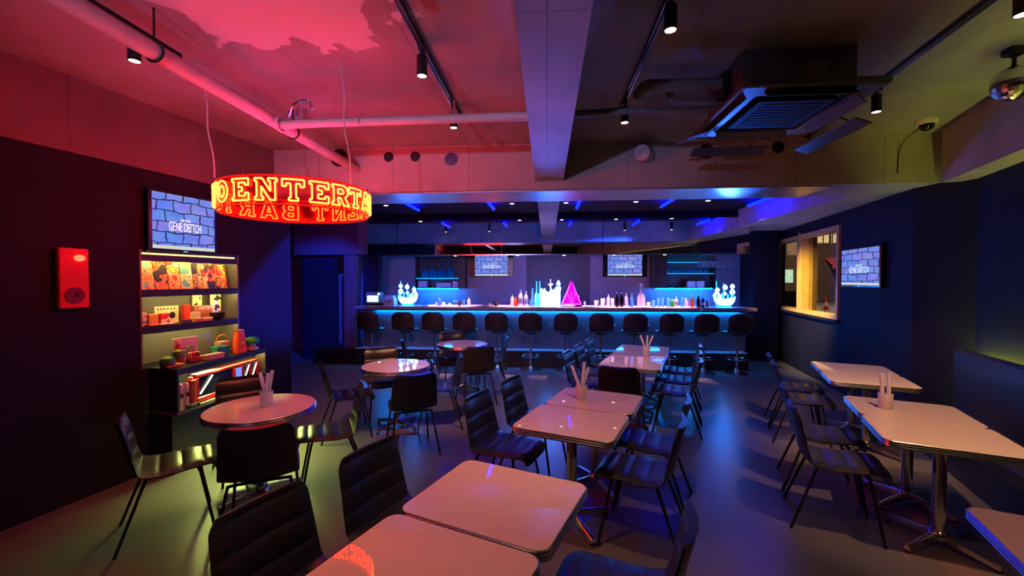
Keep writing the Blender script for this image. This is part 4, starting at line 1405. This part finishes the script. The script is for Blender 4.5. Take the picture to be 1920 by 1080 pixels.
# wind deflector plates hung under the outlets on wires
for cx, cy, w_, d_, z, rx, ry in ((-0.10, 0.60, 0.62, 0.12, -0.10, -18, 0), (0.56, 0.32, 0.12, 0.75, -0.09, 0, 20), (-0.44, 0.42, 0.20, 0.34, -0.02, 8, -18)):
    lv = MB().bbox(-w_ / 2, w_ / 2, -d_ / 2, d_ / 2, -0.006, 0.006, 0.004).build('deflector', M_acgrey, t)
    lv.location = (cx, cy, z)
    lv.rotation_euler = (rad(rx), rad(ry), 0)
    if z < -0.05:
        for s in (-0.3, 0.3):
            ox, oy = (s * w_, 0) if w_ > d_ else (0, s * d_)
            MB().tube(spline([(cx + ox, cy + oy, z), (cx + ox * 0.98 + 0.012, cy + oy * 0.97, z * 0.5), (cx + ox * 0.95 - (0.08 if w_ < d_ else 0), cy + oy * 0.95 - (0.1 if w_ > d_ else 0), 0.0)], 8), 0.005, 6).build('wire', M_black, t)
MB().box(0.05, 0.19, -0.268, -0.26, 0.10, 0.24).build('service_plate', mk('service_plate', (0.2, 0.2, 0.2), 0.5), t)
m = MB()
m.tube(spline([(-0.36, -0.05, 0.20), (-0.60, -0.05, 0.20), (-0.85, -0.06, 0.20), (-0.96, -0.08, 0.19), (-1.00, 0.0, 0.15)], 18), 0.045, 10)
m.build('insulated_pipe', M_duct, t, True)
MB().tube(spline([(-0.36, 0.05, 0.10), (-0.55, 0.06, 0.11), (-0.70, 0.12, 0.16), (-0.72, 0.2, 0.28)], 12), 0.03, 8).build('insulated_pipe', M_duct, t, True)
MB().box(-0.42, -0.36, -0.10, 0.02, 0.10, 0.27).build('valve_box', M_black, t)

# ------------------------------------------------------------------ pipe sleeves in the cross beam, dome camera, mirror ball
for k, (x, z, r, lab, lit) in enumerate(((-2.457, 3.165, 0.10, 'large dark pipe sleeve behind the ring sign', 0), (-1.854, 3.160, 0.053, 'left small dark sleeve in the cross beam', 0), (-1.534, 3.157, 0.053, 'right small dark sleeve in the cross beam', 0),
                                    (-1.105, 3.115, 0.082, 'open silver sleeve left of the middle beam', 1), (1.111, 3.123, 0.10, 'silver duct end right of the middle beam', 2), (1.754, 3.137, 0.075, 'dark sleeve behind the air conditioner', 0), (2.511, 3.160, 0.06, 'dark sleeve right of the air conditioner', 0))):
    t = thing('pipe_sleeve', lab, 'sleeve', (x, 4.86, z), group='sleeves in the cross beam')
    mt = (M_black, M_silver, M_silver)[lit]
    m = MB()
    m.tube([(r * math.cos(a), -0.002, r * math.sin(a)) for a in (2 * PI * q / 22 for q in range(22))], 0.006, 6, True)
    m.build('rim', mt, t, True)
    if lit == 2:
        m = MB()
        m.cyl((0, 0.0, 0), (-0.09, -0.16, -0.03), r * 0.92, r * 0.86, 20)
        m.build('duct_stub', M_silver, t, True)
    else:
        MB().cyl((0, -0.004, 0), (0, -0.0005, 0), r * 0.96, n=22).build('mouth', M_black if not lit else mk('blue_grey_mouth', (0.10, 0.11, 0.2), 0.35, 0.5, var=0.4), t)  # flat disc stands for the hole's inside, its shade put into the colour
t = thing('dome_camera', 'white dome camera on the ceiling in the right corner', 'camera', (3.68, 4.46, 3.27))
MB().lathe([(0.075, -0.045), (0.085, -0.03), (0.085, -0.001)], n=22).build('housing', M_white, t, True)
MB().lathe([(0.008, -0.105), (0.035, -0.098), (0.055, -0.078), (0.062, -0.045)], n=20).build('dome', mk('smoked_dome', (0.01, 0.012, 0.01), 0.08), t, True)
MB().tube(spline([(0.03, 0.08, -0.03), (0.05, 0.30, -0.08), (0.05, 0.385, -0.2), (0.04, 0.385, -0.42)], 12), 0.005, 6).build('cable', M_black, t, True)
t = thing('mirror_ball', 'mirror ball hanging in the upper right corner', 'mirror ball', (3.12, 3.13, 3.27))
MB().cyl((0, 0, -0.12), (0, 0, -0.001), 0.012, n=8).build('stem', M_black, t, True)
MB().bbox(-0.05, 0.05, -0.04, 0.04, -0.05, -0.001, 0.005).build('motor', M_black, t)
m = MB()
m.lathe([(0.115 * math.sin(PI * k / 14) + 0.001, -0.235 - 0.115 * math.cos(PI * k / 14)) for k in range(15)], n=24)
m.build('faceted_ball', M_chrome, t)

# ------------------------------------------------------------------ red alarm box on the left wall
t = thing('alarm_box', 'red alarm box with a lit lamp and round sounder on the left wall', 'alarm box', on(LW, 0.0, -0.005, 1.498), LWA + PI / 2)
MB().bbox(-0.093, 0.093, -0.05, 0.0, 0.0, 0.46, 0.008).build('case', M_red, t)
MB().box(-0.085, 0.085, -0.0515, -0.05, 0.205, 0.452).build('upper_plate', M_red, t)
m = MB()
m.loft([[(0.062 * math.cos(a), y, 0.10 + 0.062 * math.sin(a)) for a in (2 * PI * k / 24 for k in range(24))] for y in (-0.05, -0.056)])
m.build('sounder', mk('dark_red_grille', (0.10, 0.012, 0.01), 0.5), t)
MB().cyl((0.012, -0.062, 0.105), (0.012, -0.056, 0.105), 0.014, n=10).build('sounder_centre', M_black, t)
lm = MB()
lm.loft([[(0.03 + r * math.cos(a), y, 0.385 + r * 0.75 * math.sin(a)) for a in (2 * PI * k / 16 for k in range(16))] for r, y in ((0.034, -0.051), (0.032, -0.064), (0.02, -0.076), (0.004, -0.08))])
lm.build('lamp', M_redlamp, t, True)

# ------------------------------------------------------------------ lit shelf niche in the left wall
t = thing('shelf_niche', 'lit wall niche with black shelves in the left wall', 'shelf', (*LWP, 0), LWA)
MB().box(-0.27, -0.255, 0.47, 1.45, 0.93, 1.985).build('back', M_niche, t)
MB().box(-0.255, 0.006, 0.47, 0.485, 0.93, 1.985).build('side', M_niche, t)
MB().box(-0.255, 0.006, 1.435, 1.45, 0.93, 1.985).build('side', M_niche, t)
MB().box(-0.255, 0.006, 0.485, 1.435, 1.97, 1.985).build('top', M_shelfblack, t)
MB().box(-0.008, 0.002, 0.485, 1.435, 1.885, 1.935).build('front_lip', M_shelfblack, t)
for z in (1.60, 1.27):
    MB().box(-0.255, 0.010, 0.485, 1.435, z, z + 0.028).build('shelf_board', M_shelfblack, t)
MB().box(-0.008, 0.002, 0.485, 1.435, 1.935, 1.985).build('front_lip', M_shelfblack, t)
MB().box(0.002, 0.007, 0.49, 1.40, 1.943, 1.957).build('light_line', mk('warm_light_line', (0.9, 0.8, 0.4), 0.4, emit=(1.0, 0.66, 0.17), es=2.6), t)
MB().box(-0.036, -0.018, 0.49, 1.43, 1.955, 1.969).build('light_strip', M_warmled, t)
for z in (1.593, 1.263):
    MB().box(-0.030, -0.016, 0.60, 1.42, z - 0.004, z + 0.006).build('light_strip', M_warmled, t)
    MB().box(-0.004, 0.010, 0.485, 1.435, z - 0.028, z + 0.008).build('front_lip', M_shelfblack, t)

LOW_N, LOW_F, W_N, W_F = (-3.205, 3.412), (-3.225, 4.611), (-3.525, 3.46), (-3.33, 4.60)
poly = [W_N, LOW_N, LOW_F, W_F]
t = thing('low_shelf_unit', 'black low shelf unit widening towards us under the niche', 'shelf', (0, 0, 0))
MB().prism(poly, 0.905, 0.935).build('top_board', M_shelfblack, t)
MB().prism(poly, 0.53, 0.56).build('shelf_board', mk('lit_shelf_board', (0.10, 0.10, 0.09), 0.45), t)
MB().prism([W_N, (LOW_N[0] - 0.06, LOW_N[1] + 0.01), (LOW_F[0] - 0.03, LOW_F[1]), W_F], 0.0, 0.53).build('base', M_shelfblack, t)
MB().prism([W_N, LOW_N, (LOW_N[0], LOW_N[1] + 0.02), (W_N[0], W_N[1] + 0.02)], 0.56, 0.905).build('end_panel', M_shelfblack, t)
MB().prism([(W_F[0], W_F[1] - 0.02), (LOW_F[0], LOW_F[1] - 0.02), LOW_F, W_F], 0.56, 0.905).build('end_panel', M_niche, t)
MB().prism([(LOW_N[0] - 0.035, 3.6), (LOW_N[0] - 0.025, 3.6), (LOW_F[0] - 0.02, 4.58), (LOW_F[0] - 0.03, 4.58)], 0.896, 0.905).build('light_strip', M_warmled, t)
MB().prism([(LOW_N[0] - 0.012, LOW_N[1]), LOW_N, LOW_F, (LOW_F[0] - 0.012, LOW_F[1])], 0.882, 0.9055).build('front_lip', M_shelfblack, t)

cam_light('low_shelf_glow', (-3.19, 4.02, 0.875), 40, (0.74, 0.88, 0.20), 1.05, (-2.82, 3.55, 0.0), 'AREA', size_y=0.02, parent=t).data.spread = rad(98)


def shelf_item(name, s, z, label, cat, n=-0.12, rz=0.0, group=None):
    return thing(name, label, cat, on(LW, n, s, z), LWA + PI / 2 + rz, group)


OR, RD_, YE, CR, TE, BK, GR_, BL, GY = (0.75, 0.22, 0.06), (0.65, 0.05, 0.03), (0.80, 0.55, 0.08), (0.75, 0.68, 0.45), (0.12, 0.42, 0.40), (0.03, 0.03, 0.03), (0.15, 0.45, 0.15), (0.08, 0.15, 0.4), (0.3, 0.3, 0.32)
covers = [
    (0.497, 0.645, 0.265, (OR, OR, (0.8, 0.35, 0.15), TE, RD_), 'orange picture cover at the left end of the top shelf'),
    (0.650, 0.765, 0.255, (BK, OR, RD_, OR, GY), 'orange and black picture cover, second on the top shelf'),
    (0.770, 0.885, 0.260, (RD_, YE, OR, CR, RD_), 'red and yellow picture cover, third on the top shelf'),
    (0.890, 1.005, 0.262, (TE, CR, YE, GY, TE), 'teal and cream picture cover in the middle of the top shelf'),
    (1.010, 1.105, 0.255, (OR, YE, BL, OR, BK), 'orange and blue picture cover, fifth on the top shelf'),
    (1.110, 1.235, 0.258, (CR, YE, CR, RD_, BK), 'pale yellow picture cover, sixth on the top shelf'),
    (1.250, 1.375, 0.250, (RD_, OR, YE, BK, OR), 'red picture cover at the right end of the top shelf'),
]
for i, (a, b, h, pal, lab) in enumerate(covers):
    t = shelf_item('picture_book', (a + b) / 2, 1.6285, lab, 'book', n=-0.085, group='picture covers on the top shelf')
    w_ = (b - a) / 2 - 0.002
    lean = MB()
    lean.loft([[(-w_, -0.02, 0), (w_, -0.02, 0), (w_, 0.0, 0), (-w_, 0.0, 0)], [(-w_, 0.02, h), (w_, 0.02, h), (w_, 0.04, h), (-w_, 0.04, h)]])
    lean.build('cover', art(i + 1, pal), t)
    MB().box(-w_ + 0.003, w_ - 0.003, 0.0, 0.012, 0.003, 0.02).build('pages', plain('book_pages', (0.6, 0.56, 0.45)), t)


def boxy(name, s, z, w_, d_, h, mat, label, n=-0.12, rz=0.0, cat='box', lid=None, group=None):
    t = shelf_item(name, s, z, label, cat, n, rz, group)
    MB().bbox(-w_ / 2, w_ / 2, -d_ / 2, d_ / 2, 0, h * (0.82 if lid else 1), 0.004).build('body', mat, t)
    if lid:
        MB().bbox(-w_ / 2 - 0.003, w_ / 2 + 0.003, -d_ / 2 - 0.003, d_ / 2 + 0.003, h * 0.82, h, 0.004).build('lid', lid, t)
    return t


Z2 = 1.2985
G2 = 'small things on the second shelf'
boxy('toy_box', 0.545, Z2, 0.075, 0.05, 0.12, art(11, (CR, TE, CR, BK)), 'cream and teal box at the left end of the second shelf', -0.10, group=G2)
boxy('toy_box', 0.632, Z2, 0.085, 0.05, 0.105, plain('amber_card', (0.7, 0.36, 0.05)), 'amber box on the second shelf left of the red one', -0.09, group=G2)
boxy('toy_box', 0.722, Z2, 0.085, 0.05, 0.105, art(13, (RD_, RD_, (0.5, 0.03, 0.02), CR)), 'red box on the second shelf right of the amber one', -0.08, group=G2)
t = shelf_item('picture_card', 0.82, Z2, 'cream card with a black drawing on the second shelf', 'card', -0.17, group=G2)
MB().box(-0.11, 0.11, 0, 0.012, 0, 0.165).build('card', art(14, (CR, CR, CR, (0.6, 0.6, 0.35))), t)
m = MB()
m.loft([[(0.05 + 0.028 * math.cos(a), y, 0.075 + 0.034 * math.sin(a)) for a in (2 * PI * k / 14 for k in range(14))] for y in (0.0, -0.002)])
m.build('black_drawing', M_black, t)
for k in range(6):
    MB().box(-0.09 + 0.03 * k, -0.075 + 0.03 * k, -0.002, 0, 0.13, 0.148).build('printed_mark', plain('olive_ink', (0.12, 0.16, 0.05)), t)
boxy('toy_box', 0.985, Z2, 0.065, 0.05, 0.17, plain('red_card', (0.55, 0.03, 0.02)), 'tall red box in the middle of the second shelf', -0.15, group=G2)
t = shelf_item('paper_stack', 1.035, Z2, 'stack of pale papers beside the tall red box', 'papers', -0.10, group=G2)
for k in range(5):
    MB().box(-0.03 + 0.002 * k, 0.028 - 0.003 * (k % 2), -0.045, 0.045, 0.019 * k, 0.019 * k + 0.017).build('sheet_pad', plain('pale_paper', (0.62, 0.60, 0.45)), t)
t = shelf_item('number_box', 1.165, Z2, 'brown box with white numbers on the second shelf', 'box', -0.17, group=G2)
MB().bbox(-0.10, 0.10, -0.03, 0.03, 0, 0.15, 0.004).build('body', plain('brown_red_card', (0.30, 0.10, 0.05)), t)
text_mesh('10789', 0.05, 'lettering', plain('white_ink', (0.85, 0.8, 0.7)), t, (0.02, -0.0315, 0.125), 0.14)
for k, (s_, h, n_) in enumerate(((1.165, 0.275, -0.225), (1.325, 0.28, -0.17))):
    t = shelf_item('tall_card', s_, Z2, ('left tall cream card with dark drawings at the back of the second shelf', 'right tall cream card with dark drawings at the end of the second shelf')[k], 'card', n_, group=G2)
    MB().box(-0.05 - 0.01 * k, 0.05 + 0.01 * k, 0, 0.012, 0, h).build('card', art(21 + k, (BK, CR, (0.85, 0.7, 0.35), CR, CR, BK)), t)
t = shelf_item('bowl', 1.245, Z2, 'black bowl at the right of the second shelf', 'bowl', -0.055, group=G2)
MB().lathe([(0.03, 0), (0.04, 0.01), (0.065, 0.05), (0.07, 0.075), (0.066, 0.075), (0.03, 0.016)], n=18).build('bowl_body', M_black, t, True)
MB().cyl((0.0, 0, 0.07), (0.11, 0.03, 0.10), 0.005, n=6).build('spoon', M_black, t)
for k, (s_, c, lab) in enumerate(((0.60, (0.45, 0.06, 0.05), 'flat red booklet lying at the front left of the second shelf'), (0.72, (0.62, 0.6, 0.5), 'flat pale booklet lying beside the red booklet'), (0.90, (0.12, 0.04, 0.10), 'dark purple box lying at the front of the second shelf'), (1.02, (0.5, 0.3, 0.12), 'tan box lying at the front of the second shelf'), (1.12, (0.65, 0.5, 0.25), 'small yellow box before the number box'))):
    boxy('booklet' if k < 2 else 'flat_box', s_, Z2, 0.11 if k < 2 else 0.085, 0.05, 0.014 if k < 2 else 0.035, plain('flat_item_%d' % k, c), lab, -0.035, group=G2, cat='booklet' if k < 2 else 'box')

# third level: on the low unit's top board
Z3 = 0.9355
G3 = 'toys on the low shelf top'


def low_item(name, x, y, label, cat, rz=LWA + PI / 2, z=Z3, group=G3):
    return thing(name, label, cat, (x, y, z), rz, group)


t = low_item('green_toy', -3.36, 3.52, 'rounded green toy with a raised arm on a yellow base', 'toy')
MB().lathe([(0.055, 0.02), (0.062, 0.05), (0.05, 0.085), (0.02, 0.10)], (-0.03, 0, 0), 16).build('body', plain('green_vinyl', (0.05, 0.30, 0.06)), t, True)
MB().lathe([(0.03, 0.07), (0.046, 0.10), (0.04, 0.135), (0.012, 0.15)], (0.045, -0.02, 0), 14).build('upper_body', plain('light_green_vinyl', (0.12, 0.42, 0.08)), t, True)
MB().tube(spline([(0.06, -0.02, 0.11), (0.11, -0.03, 0.125), (0.16, -0.03, 0.165)], 8), 0.016, 8).build('arm', plain('light_green_vinyl', (0.12, 0.42, 0.08)), t, True)
MB().bbox(-0.07, 0.09, -0.05, 0.05, 0, 0.022, 0.008).build('base', plain('yellow_vinyl', (0.6, 0.45, 0.05)), t)
t = low_item('red_bottle', -3.42, 3.66, 'red bottle with a white cap behind the green toy', 'bottle')
MB().lathe([(0.034, 0), (0.036, 0.006), (0.036, 0.13), (0.02, 0.165), (0.016, 0.19)], n=14).build('body', plain('red_vinyl', (0.45, 0.02, 0.02)), t, True)
MB().cyl((0, 0, 0.188), (0, 0, 0.21), 0.02, n=12).build('cap', M_white, t, True)
t = low_item('picture_card', -3.47, 3.80, 'large cream card with a dark print on the low shelf top', 'card')
MB().box(-0.12, 0.12, 0, 0.012, 0, 0.225).build('card', plain('cream_card', (0.58, 0.60, 0.40)), t)
m = MB()
for k in range(4):
    m.box(-0.03 + 0.03 * k, -0.015 + 0.03 * k, -0.002, 0, 0.03, 0.09 + 0.015 * (k % 2))
m.box(-0.04, 0.09, -0.002, 0, 0.12, 0.128)
m.build('printed_marks', M_black, t)
boxy('toy_box', 1.02, Z3, 0.10, 0.03, 0.20, art(31, (YE, (0.6, 0.6, 0.1), GR_, YE)), 'yellow card box behind the green crate', -0.15, group=G3)
t = low_item('red_toy', -3.34, 3.74, 'small red and white toy with a brown top before the cream card', 'toy')
MB().bbox(-0.06, 0.06, -0.03, 0.03, 0, 0.05, 0.01).build('body', plain('dark_red_vinyl', (0.30, 0.03, 0.03)), t)
for k in range(3):
    MB().lathe([(0.016, 0.05), (0.022, 0.07), (0.018, 0.092), (0.006, 0.10)], (-0.04 + 0.04 * k, 0, 0), 10).build('knob', plain(('tan_vinyl', 'red_vinyl', 'brown_vinyl')[k], ((0.5, 0.3, 0.12), (0.45, 0.02, 0.02), (0.2, 0.08, 0.04))[k]), t, True)
t = low_item('flat_box', -3.28, 3.90, 'flat beige box lying at the front of the low shelf top', 'box')
MB().bbox(-0.095, 0.095, -0.04, 0.04, 0, 0.05, 0.006).build('body', plain('beige_card', (0.55, 0.48, 0.28)), t)
MB().bbox(-0.097, 0.097, -0.042, 0.042, 0.036, 0.054, 0.004).build('lid', plain('pale_beige_card', (0.62, 0.56, 0.36)), t)
t = low_item('crate', -3.34, 4.065, 'small green plastic crate on the low shelf top', 'crate')
c = plain('green_crate', (0.03, 0.36, 0.22))
MB().box(-0.065, 0.065, -0.05, 0.05, 0, 0.01).build('floor_panel', c, t)
for a, b, e, d in ((-0.065, -0.055, -0.05, 0.05), (0.055, 0.065, -0.05, 0.05), (-0.065, 0.065, -0.05, -0.042), (-0.065, 0.065, 0.042, 0.05)):
    MB().box(a, b, e, d, 0.01, 0.085).build('wall_panel', c, t)
    MB().box(a - 0.004, b + 0.004, e - 0.004, d + 0.004, 0.085, 0.10).build('rim', c, t)
t = low_item('basket', -3.425, 4.20, 'white woven basket behind the green crate', 'basket')
MB().lathe([(0.055, 0), (0.06, 0.01), (0.07, 0.13), (0.064, 0.13), (0.052, 0.015)], n=16).build('body', plain('white_weave', (0.55, 0.45, 0.38)), t, True)
MB().tube([(0.067 * math.cos(PI * k / 12), 0, 0.13 + 0.07 * math.sin(PI * k / 12)) for k in range(13)], 0.006, 6).build('handle', plain('red_handle', (0.5, 0.1, 0.05)), t, True)
t = low_item('orange_toy', -3.31, 4.30, 'tall orange red toy with a yellow emblem near the right end', 'toy')
m = MB()
m.loft([[(x, y, 0) for x, y in rrect(0.13, 0.10, 0.03, 3)], [(x, y, 0.05) for x, y in rrect(0.135, 0.10, 0.03, 3)], [(x, y, 0.22) for x, y in rrect(0.085, 0.07, 0.02, 3)]])
m.build('body', plain('orange_vinyl', (0.70, 0.10, 0.03)), t, True)
MB().bbox(-0.04, 0.04, -0.03, 0.03, 0.22, 0.245, 0.006).build('lid', plain('tan_lid', (0.45, 0.2, 0.08)), t)
MB().lathe([(0.005, 0), (0.024, 0.012), (0.022, 0.03), (0.005, 0.04)], (0.0, -0.045, 0.08), 10).build('emblem', plain('yellow_vinyl', (0.6, 0.45, 0.05)), t, True)
t = low_item('green_dome', -3.275, 4.44, 'green dome shaped ornament on a pale base at the right end', 'ornament')
MB().lathe([(0.075, 0.075), (0.082, 0.10), (0.07, 0.13), (0.04, 0.148), (0.01, 0.153)], n=20).build('dome', plain('green_glaze', (0.02, 0.40, 0.05), 0.25), t, True)
MB().lathe([(0.055, 0.0), (0.07, 0.012), (0.065, 0.03), (0.045, 0.04), (0.04, 0.075)], n=18).build('base', plain('pale_base', (0.55, 0.55, 0.42)), t, True)

# bottom shelf: red machine, two pale canisters
Z4 = 0.5605
G4 = 'things on the lowest shelf'
for k in range(2):
    t = low_item('canister', -3.245, 3.475 + 0.062 * k, ('left pale canister at the end of the lowest shelf', 'right pale canister beside the red one on the lowest shelf')[k], 'canister', z=Z4, group=G4)
    MB().lathe([(0.026, 0), (0.028, 0.005), (0.028, 0.17), (0.024, 0.18)], n=14).build('body', plain('pale_canister', (0.5, 0.52, 0.45)), t, True)
    MB().lathe([(0.029, 0.18), (0.030, 0.20), (0.024, 0.225), (0.01, 0.235)], n=14).build('top', plain('pale_canister_top', (0.6, 0.62, 0.55)), t, True)
    MB().box(-0.012, 0.012, -0.0315, -0.027, 0.11, 0.145).build('label_patch', M_black, t)
t = low_item('red_canister', -3.255, 3.61, 'red canister between the pale ones and the red machine', 'canister', z=Z4, group=G4)
MB().lathe([(0.036, 0), (0.04, 0.006), (0.04, 0.20), (0.046, 0.21), (0.046, 0.235), (0.02, 0.25)], n=16).build('body', plain('red_gloss', (0.5, 0.015, 0.012), 0.25), t, True)
MB().cyl((0, 0, 0.245), (0, 0, 0.262), 0.015, n=10).build('cap', plain('red_gloss', (0.5, 0.015, 0.012), 0.25), t, True)
t = thing('red_machine', 'long red machine with dark slanted windows on the lowest shelf', 'machine', (-3.27, 4.10, Z4), PI / 2 - rad(0.5), G4)
rg = plain('red_gloss', (0.5, 0.015, 0.012), 0.25)
MB().bbox(-0.42, 0.42, -0.02, 0.06, 0.0, 0.05, 0.008).build('base', rg, t)
MB().bbox(-0.42, 0.42, -0.015, 0.06, 0.235, 0.27, 0.008).build('top_rail', rg, t)
MB().box(-0.41, 0.41, 0.03, 0.06, 0.05, 0.235).build('back_panel', M_black, t)
for x in (-0.42, 0.04, 0.16, 0.28, 0.395):
    MB().bbox(x, x + 0.025, -0.02, 0.06, 0.05, 0.235, 0.004).build('upright', rg, t)
for a, b in ((-0.39, 0.035), (0.185, 0.275), (0.305, 0.39)):
    m = MB()
    m.loft([[(a, -0.012, 0.05), (b, -0.012, 0.05), (b, -0.006, 0.05), (a, -0.006, 0.05)], [(a, 0.0, 0.235), (b, 0.0, 0.235), (b, 0.006, 0.235), (a, 0.006, 0.235)]])
    m.build('window', M_screenblack, t)
    k = min(0.16, b - a)
    MB().cyl((a + 0.005, -0.019, 0.08), (a + k, -0.012, 0.225), 0.008, n=6).build('light_streak', mk('white_light_streak', (0.9, 0.9, 0.85), 0.3, emit=(0.9, 0.95, 0.85), es=1.2), t)  # white streak of light on the dark glass, built as a glowing bar
MB().box(0.075, 0.150, -0.022, -0.012, 0.09, 0.225).build('small_screen', mk('small_blue_screen', (0.2, 0.3, 0.8), 0.3, var=0.4, scale=40, emit=(0.15, 0.3, 1.0), es=0.9), t)
t = low_item('black_box', -3.235, 3.56, 'small black box with a white strip at the front of the lowest shelf', 'box', z=Z4, group=G4)
t.location.x = -3.19
MB().bbox(-0.06, 0.06, -0.012, 0.012, 0, 0.035, 0.003).build('body', M_black, t)
MB().box(-0.025, 0.025, -0.0135, -0.012, 0.018, 0.024).build('strip', M_white, t)

# ------------------------------------------------------------------ window with two sashes
for k, (a, b) in enumerate(((1.74, 3.27), (3.35, 4.94))):
    t = thing('window_%d' % (k + 1), ('right sash of the window with yellow lit wooden frame', 'left sash of the window with yellow lit wooden frame')[k], 'window', (*TWP, 0), TWA, kind='structure')
    for nm, e in (('stile', (a, a + 0.07, 1.10, 2.56)), ('stile', (b - 0.07, b, 1.10, 2.56)), ('top_rail', (a + 0.07, b - 0.07, 2.49, 2.56)), ('bottom_rail', (a + 0.07, b - 0.07, 1.10, 1.16))):
        MB().box(-0.025, 0.16, e[0], e[1], e[2], e[3]).build(nm, M_gold, t)
    MB().box(0.10, 0.108, a + 0.07, b - 0.07, 1.16, 2.49).build('pane', M_pane, t)
    MB().box(0.07, 0.09, (a + b) / 2 - 0.0, (a + b) / 2 + 0.02, 1.16, 2.49).build('inner_bead', M_gold, t) if k == 0 and False else None
struct('trim_16', MB().box(-0.03, 0.0, 3.27, 3.35, 1.06, 2.60), M_gold, 'yellow lit wooden mullion between the two sashes', (*TWP, 0), TWA, cat='trim')
struct('trim_17', MB().box(-0.06, 0.0, 1.70, 4.98, 1.06, 1.10), M_wall, 'dark window sill', (*TWP, 0), TWA, cat='sill')

# night street outside the window
struct('street_ground', MB().box(5.0, 45.0, 10.4, 36.0, -0.05, 0.0), M_asphalt, 'asphalt street outside the window', cat='ground')
struct('street_ground_near', MB().box(5.8, 40.0, -2.0, 10.4, -0.05, 0.0), M_asphalt, 'asphalt yard close outside the window', cat='ground')
t = thing('far_building', 'dark building across the street with lit gridded windows', 'building', (19.5, 34.0, 0))
MB().box(-8, 12, 0.0, 0.4, 0, 14).build('wall', M_facade, t)
for k in range(4):
    x0 = -0.25 + 1.12 * k
    f = MB().box(x0, x0 + 0.98, -0.05, 0.0, 4.45, 6.6).build('window', M_litpane, t)
    for q in range(3):
        MB().box(x0 + 0.46 * q, x0 + 0.46 * q + 0.06, -0.09, -0.05, 4.45, 6.6).build('glazing_bar', M_black, f)
    for q in range(4):
        MB().box(x0, x0 + 0.98, -0.09, -0.05, 4.45 + 0.7 * q, 4.51 + 0.7 * q).build('glazing_bar', M_black, f)
for x0, x1 in ((-2.15, -1.62), (-1.50, -0.75)):
    MB().box(x0, x1, -0.05, 0.0, 1.5, 2.5).build('green_window', M_greenlit, t)
for x0 in (-2.2, -1.2):
    MB().box(x0, x0 + 0.7, -0.05, 0.0, 3.6, 4.9).build('dim_window', mk('dim_far_window', (0.3, 0.2, 0.15), 0.5, var=0.4, scale=3, emit=(0.9, 0.5, 0.3), es=0.12), t)
t = thing('yard_wall', 'low beige wall outside the left sash', 'wall', (9.62, 18.0, 0))
MB().bbox(-0.75, 0.45, -0.15, 0.15, 0, 0.92, 0.02).build('wall_body', M_asphalt, t)
MB().box(-0.78, 0.48, -0.2, 0.2, 0.92, 1.28).build('coping', M_beige, t)
t = thing('red_glow_shape', 'red shape standing for a glow far outside the right sash', 'glow shape', (21.9, 33.58, 2.4))  # stands for a red glow outside, its light put into the red colour
m = MB()
m.loft([[(-0.9, 0.4, 1.0), (0.9, 0.4, 1.0), (0.9, 0.36, 1.0), (-0.9, 0.36, 1.0)], [(-0.9, -0.5, 0.4), (0.9, -0.5, 0.4), (0.9, -0.54, 0.4), (-0.9, -0.54, 0.4)]])
m.build('sloped_sheet', mk('red_glow_colour', (0.55, 0.08, 0.05), 0.7), t)
MB().box(-0.9, 0.9, -0.56, -0.52, 0.15, 0.42).build('lower_strip', mk('red_glow_colour', (0.55, 0.08, 0.05), 0.7), t)
t = thing('traffic_cone', 'red and white traffic cone outside the right sash', 'cone', (16.0, 25.7, 0), 0)
MB().box(-0.17, 0.17, -0.17, 0.17, 0, 0.04).build('base', M_red, t)
MB().lathe([(0.13, 0.04), (0.10, 0.22)], n=14).build('body', M_red, t, True)
MB().lathe([(0.10, 0.22), (0.07, 0.42)], n=14).build('white_band', M_white, t, True)
MB().lathe([(0.07, 0.42), (0.02, 0.72)], n=14).build('tip', M_red, t, True)
t = thing('triangle_sign', 'blue triangular sign outside the left sash', 'sign', (9.70, 18.6, 0), 0)
MB().cyl((0, 0.02, 0), (0, 0.02, 2.55), 0.02, n=8).build('post', M_blackmetal, t)
m = MB()
m.loft([[(-0.24, y, 2.78), (0.24, y, 2.78), (0.0, y, 2.28)] for y in (-0.012, 0.0)])
m.build('plate', mk('blue_sign', (0.05, 0.12, 0.6), 0.4, emit=(0.05, 0.12, 0.8), es=0.3), t)
t = thing('parked_bicycle', 'dark bicycle parked outside the right sash', 'bicycle', (13.1, 22.0, 0), rad(20))
for x in (-0.5, 0.5):
    MB().tube([(x + 0.32 * math.cos(a), 0, 0.34 + 0.32 * math.sin(a)) for a in (2 * PI * k / 24 for k in range(24))], 0.018, 6, True).build('wheel', M_blackmetal, t, True)
m = MB()
for a, b in (((-0.5, 0, 0.34), (-0.1, 0, 0.34)), ((-0.1, 0, 0.34), (-0.22, 0, 0.85)), ((-0.5, 0, 0.34), (-0.2, 0, 0.75)), ((-0.1, 0, 0.34), (0.36, 0, 0.80)), ((-0.2, 0, 0.75), (0.35, 0, 0.82)), ((0.5, 0, 0.34), (0.33, 0, 0.98))):
    m.cyl(a, b, 0.017, n=6)
m.build('frame', M_chrome, t, True)
MB().tube(spline([(0.25, -0.28, 1.0), (0.33, -0.1, 1.0), (0.33, 0.1, 1.0), (0.25, 0.28, 1.0)], 10), 0.013, 6).build('handlebar', M_chrome, t, True)
MB().bbox(-0.36, -0.10, -0.06, 0.06, 0.85, 0.90, 0.02).build('saddle', M_black, t)
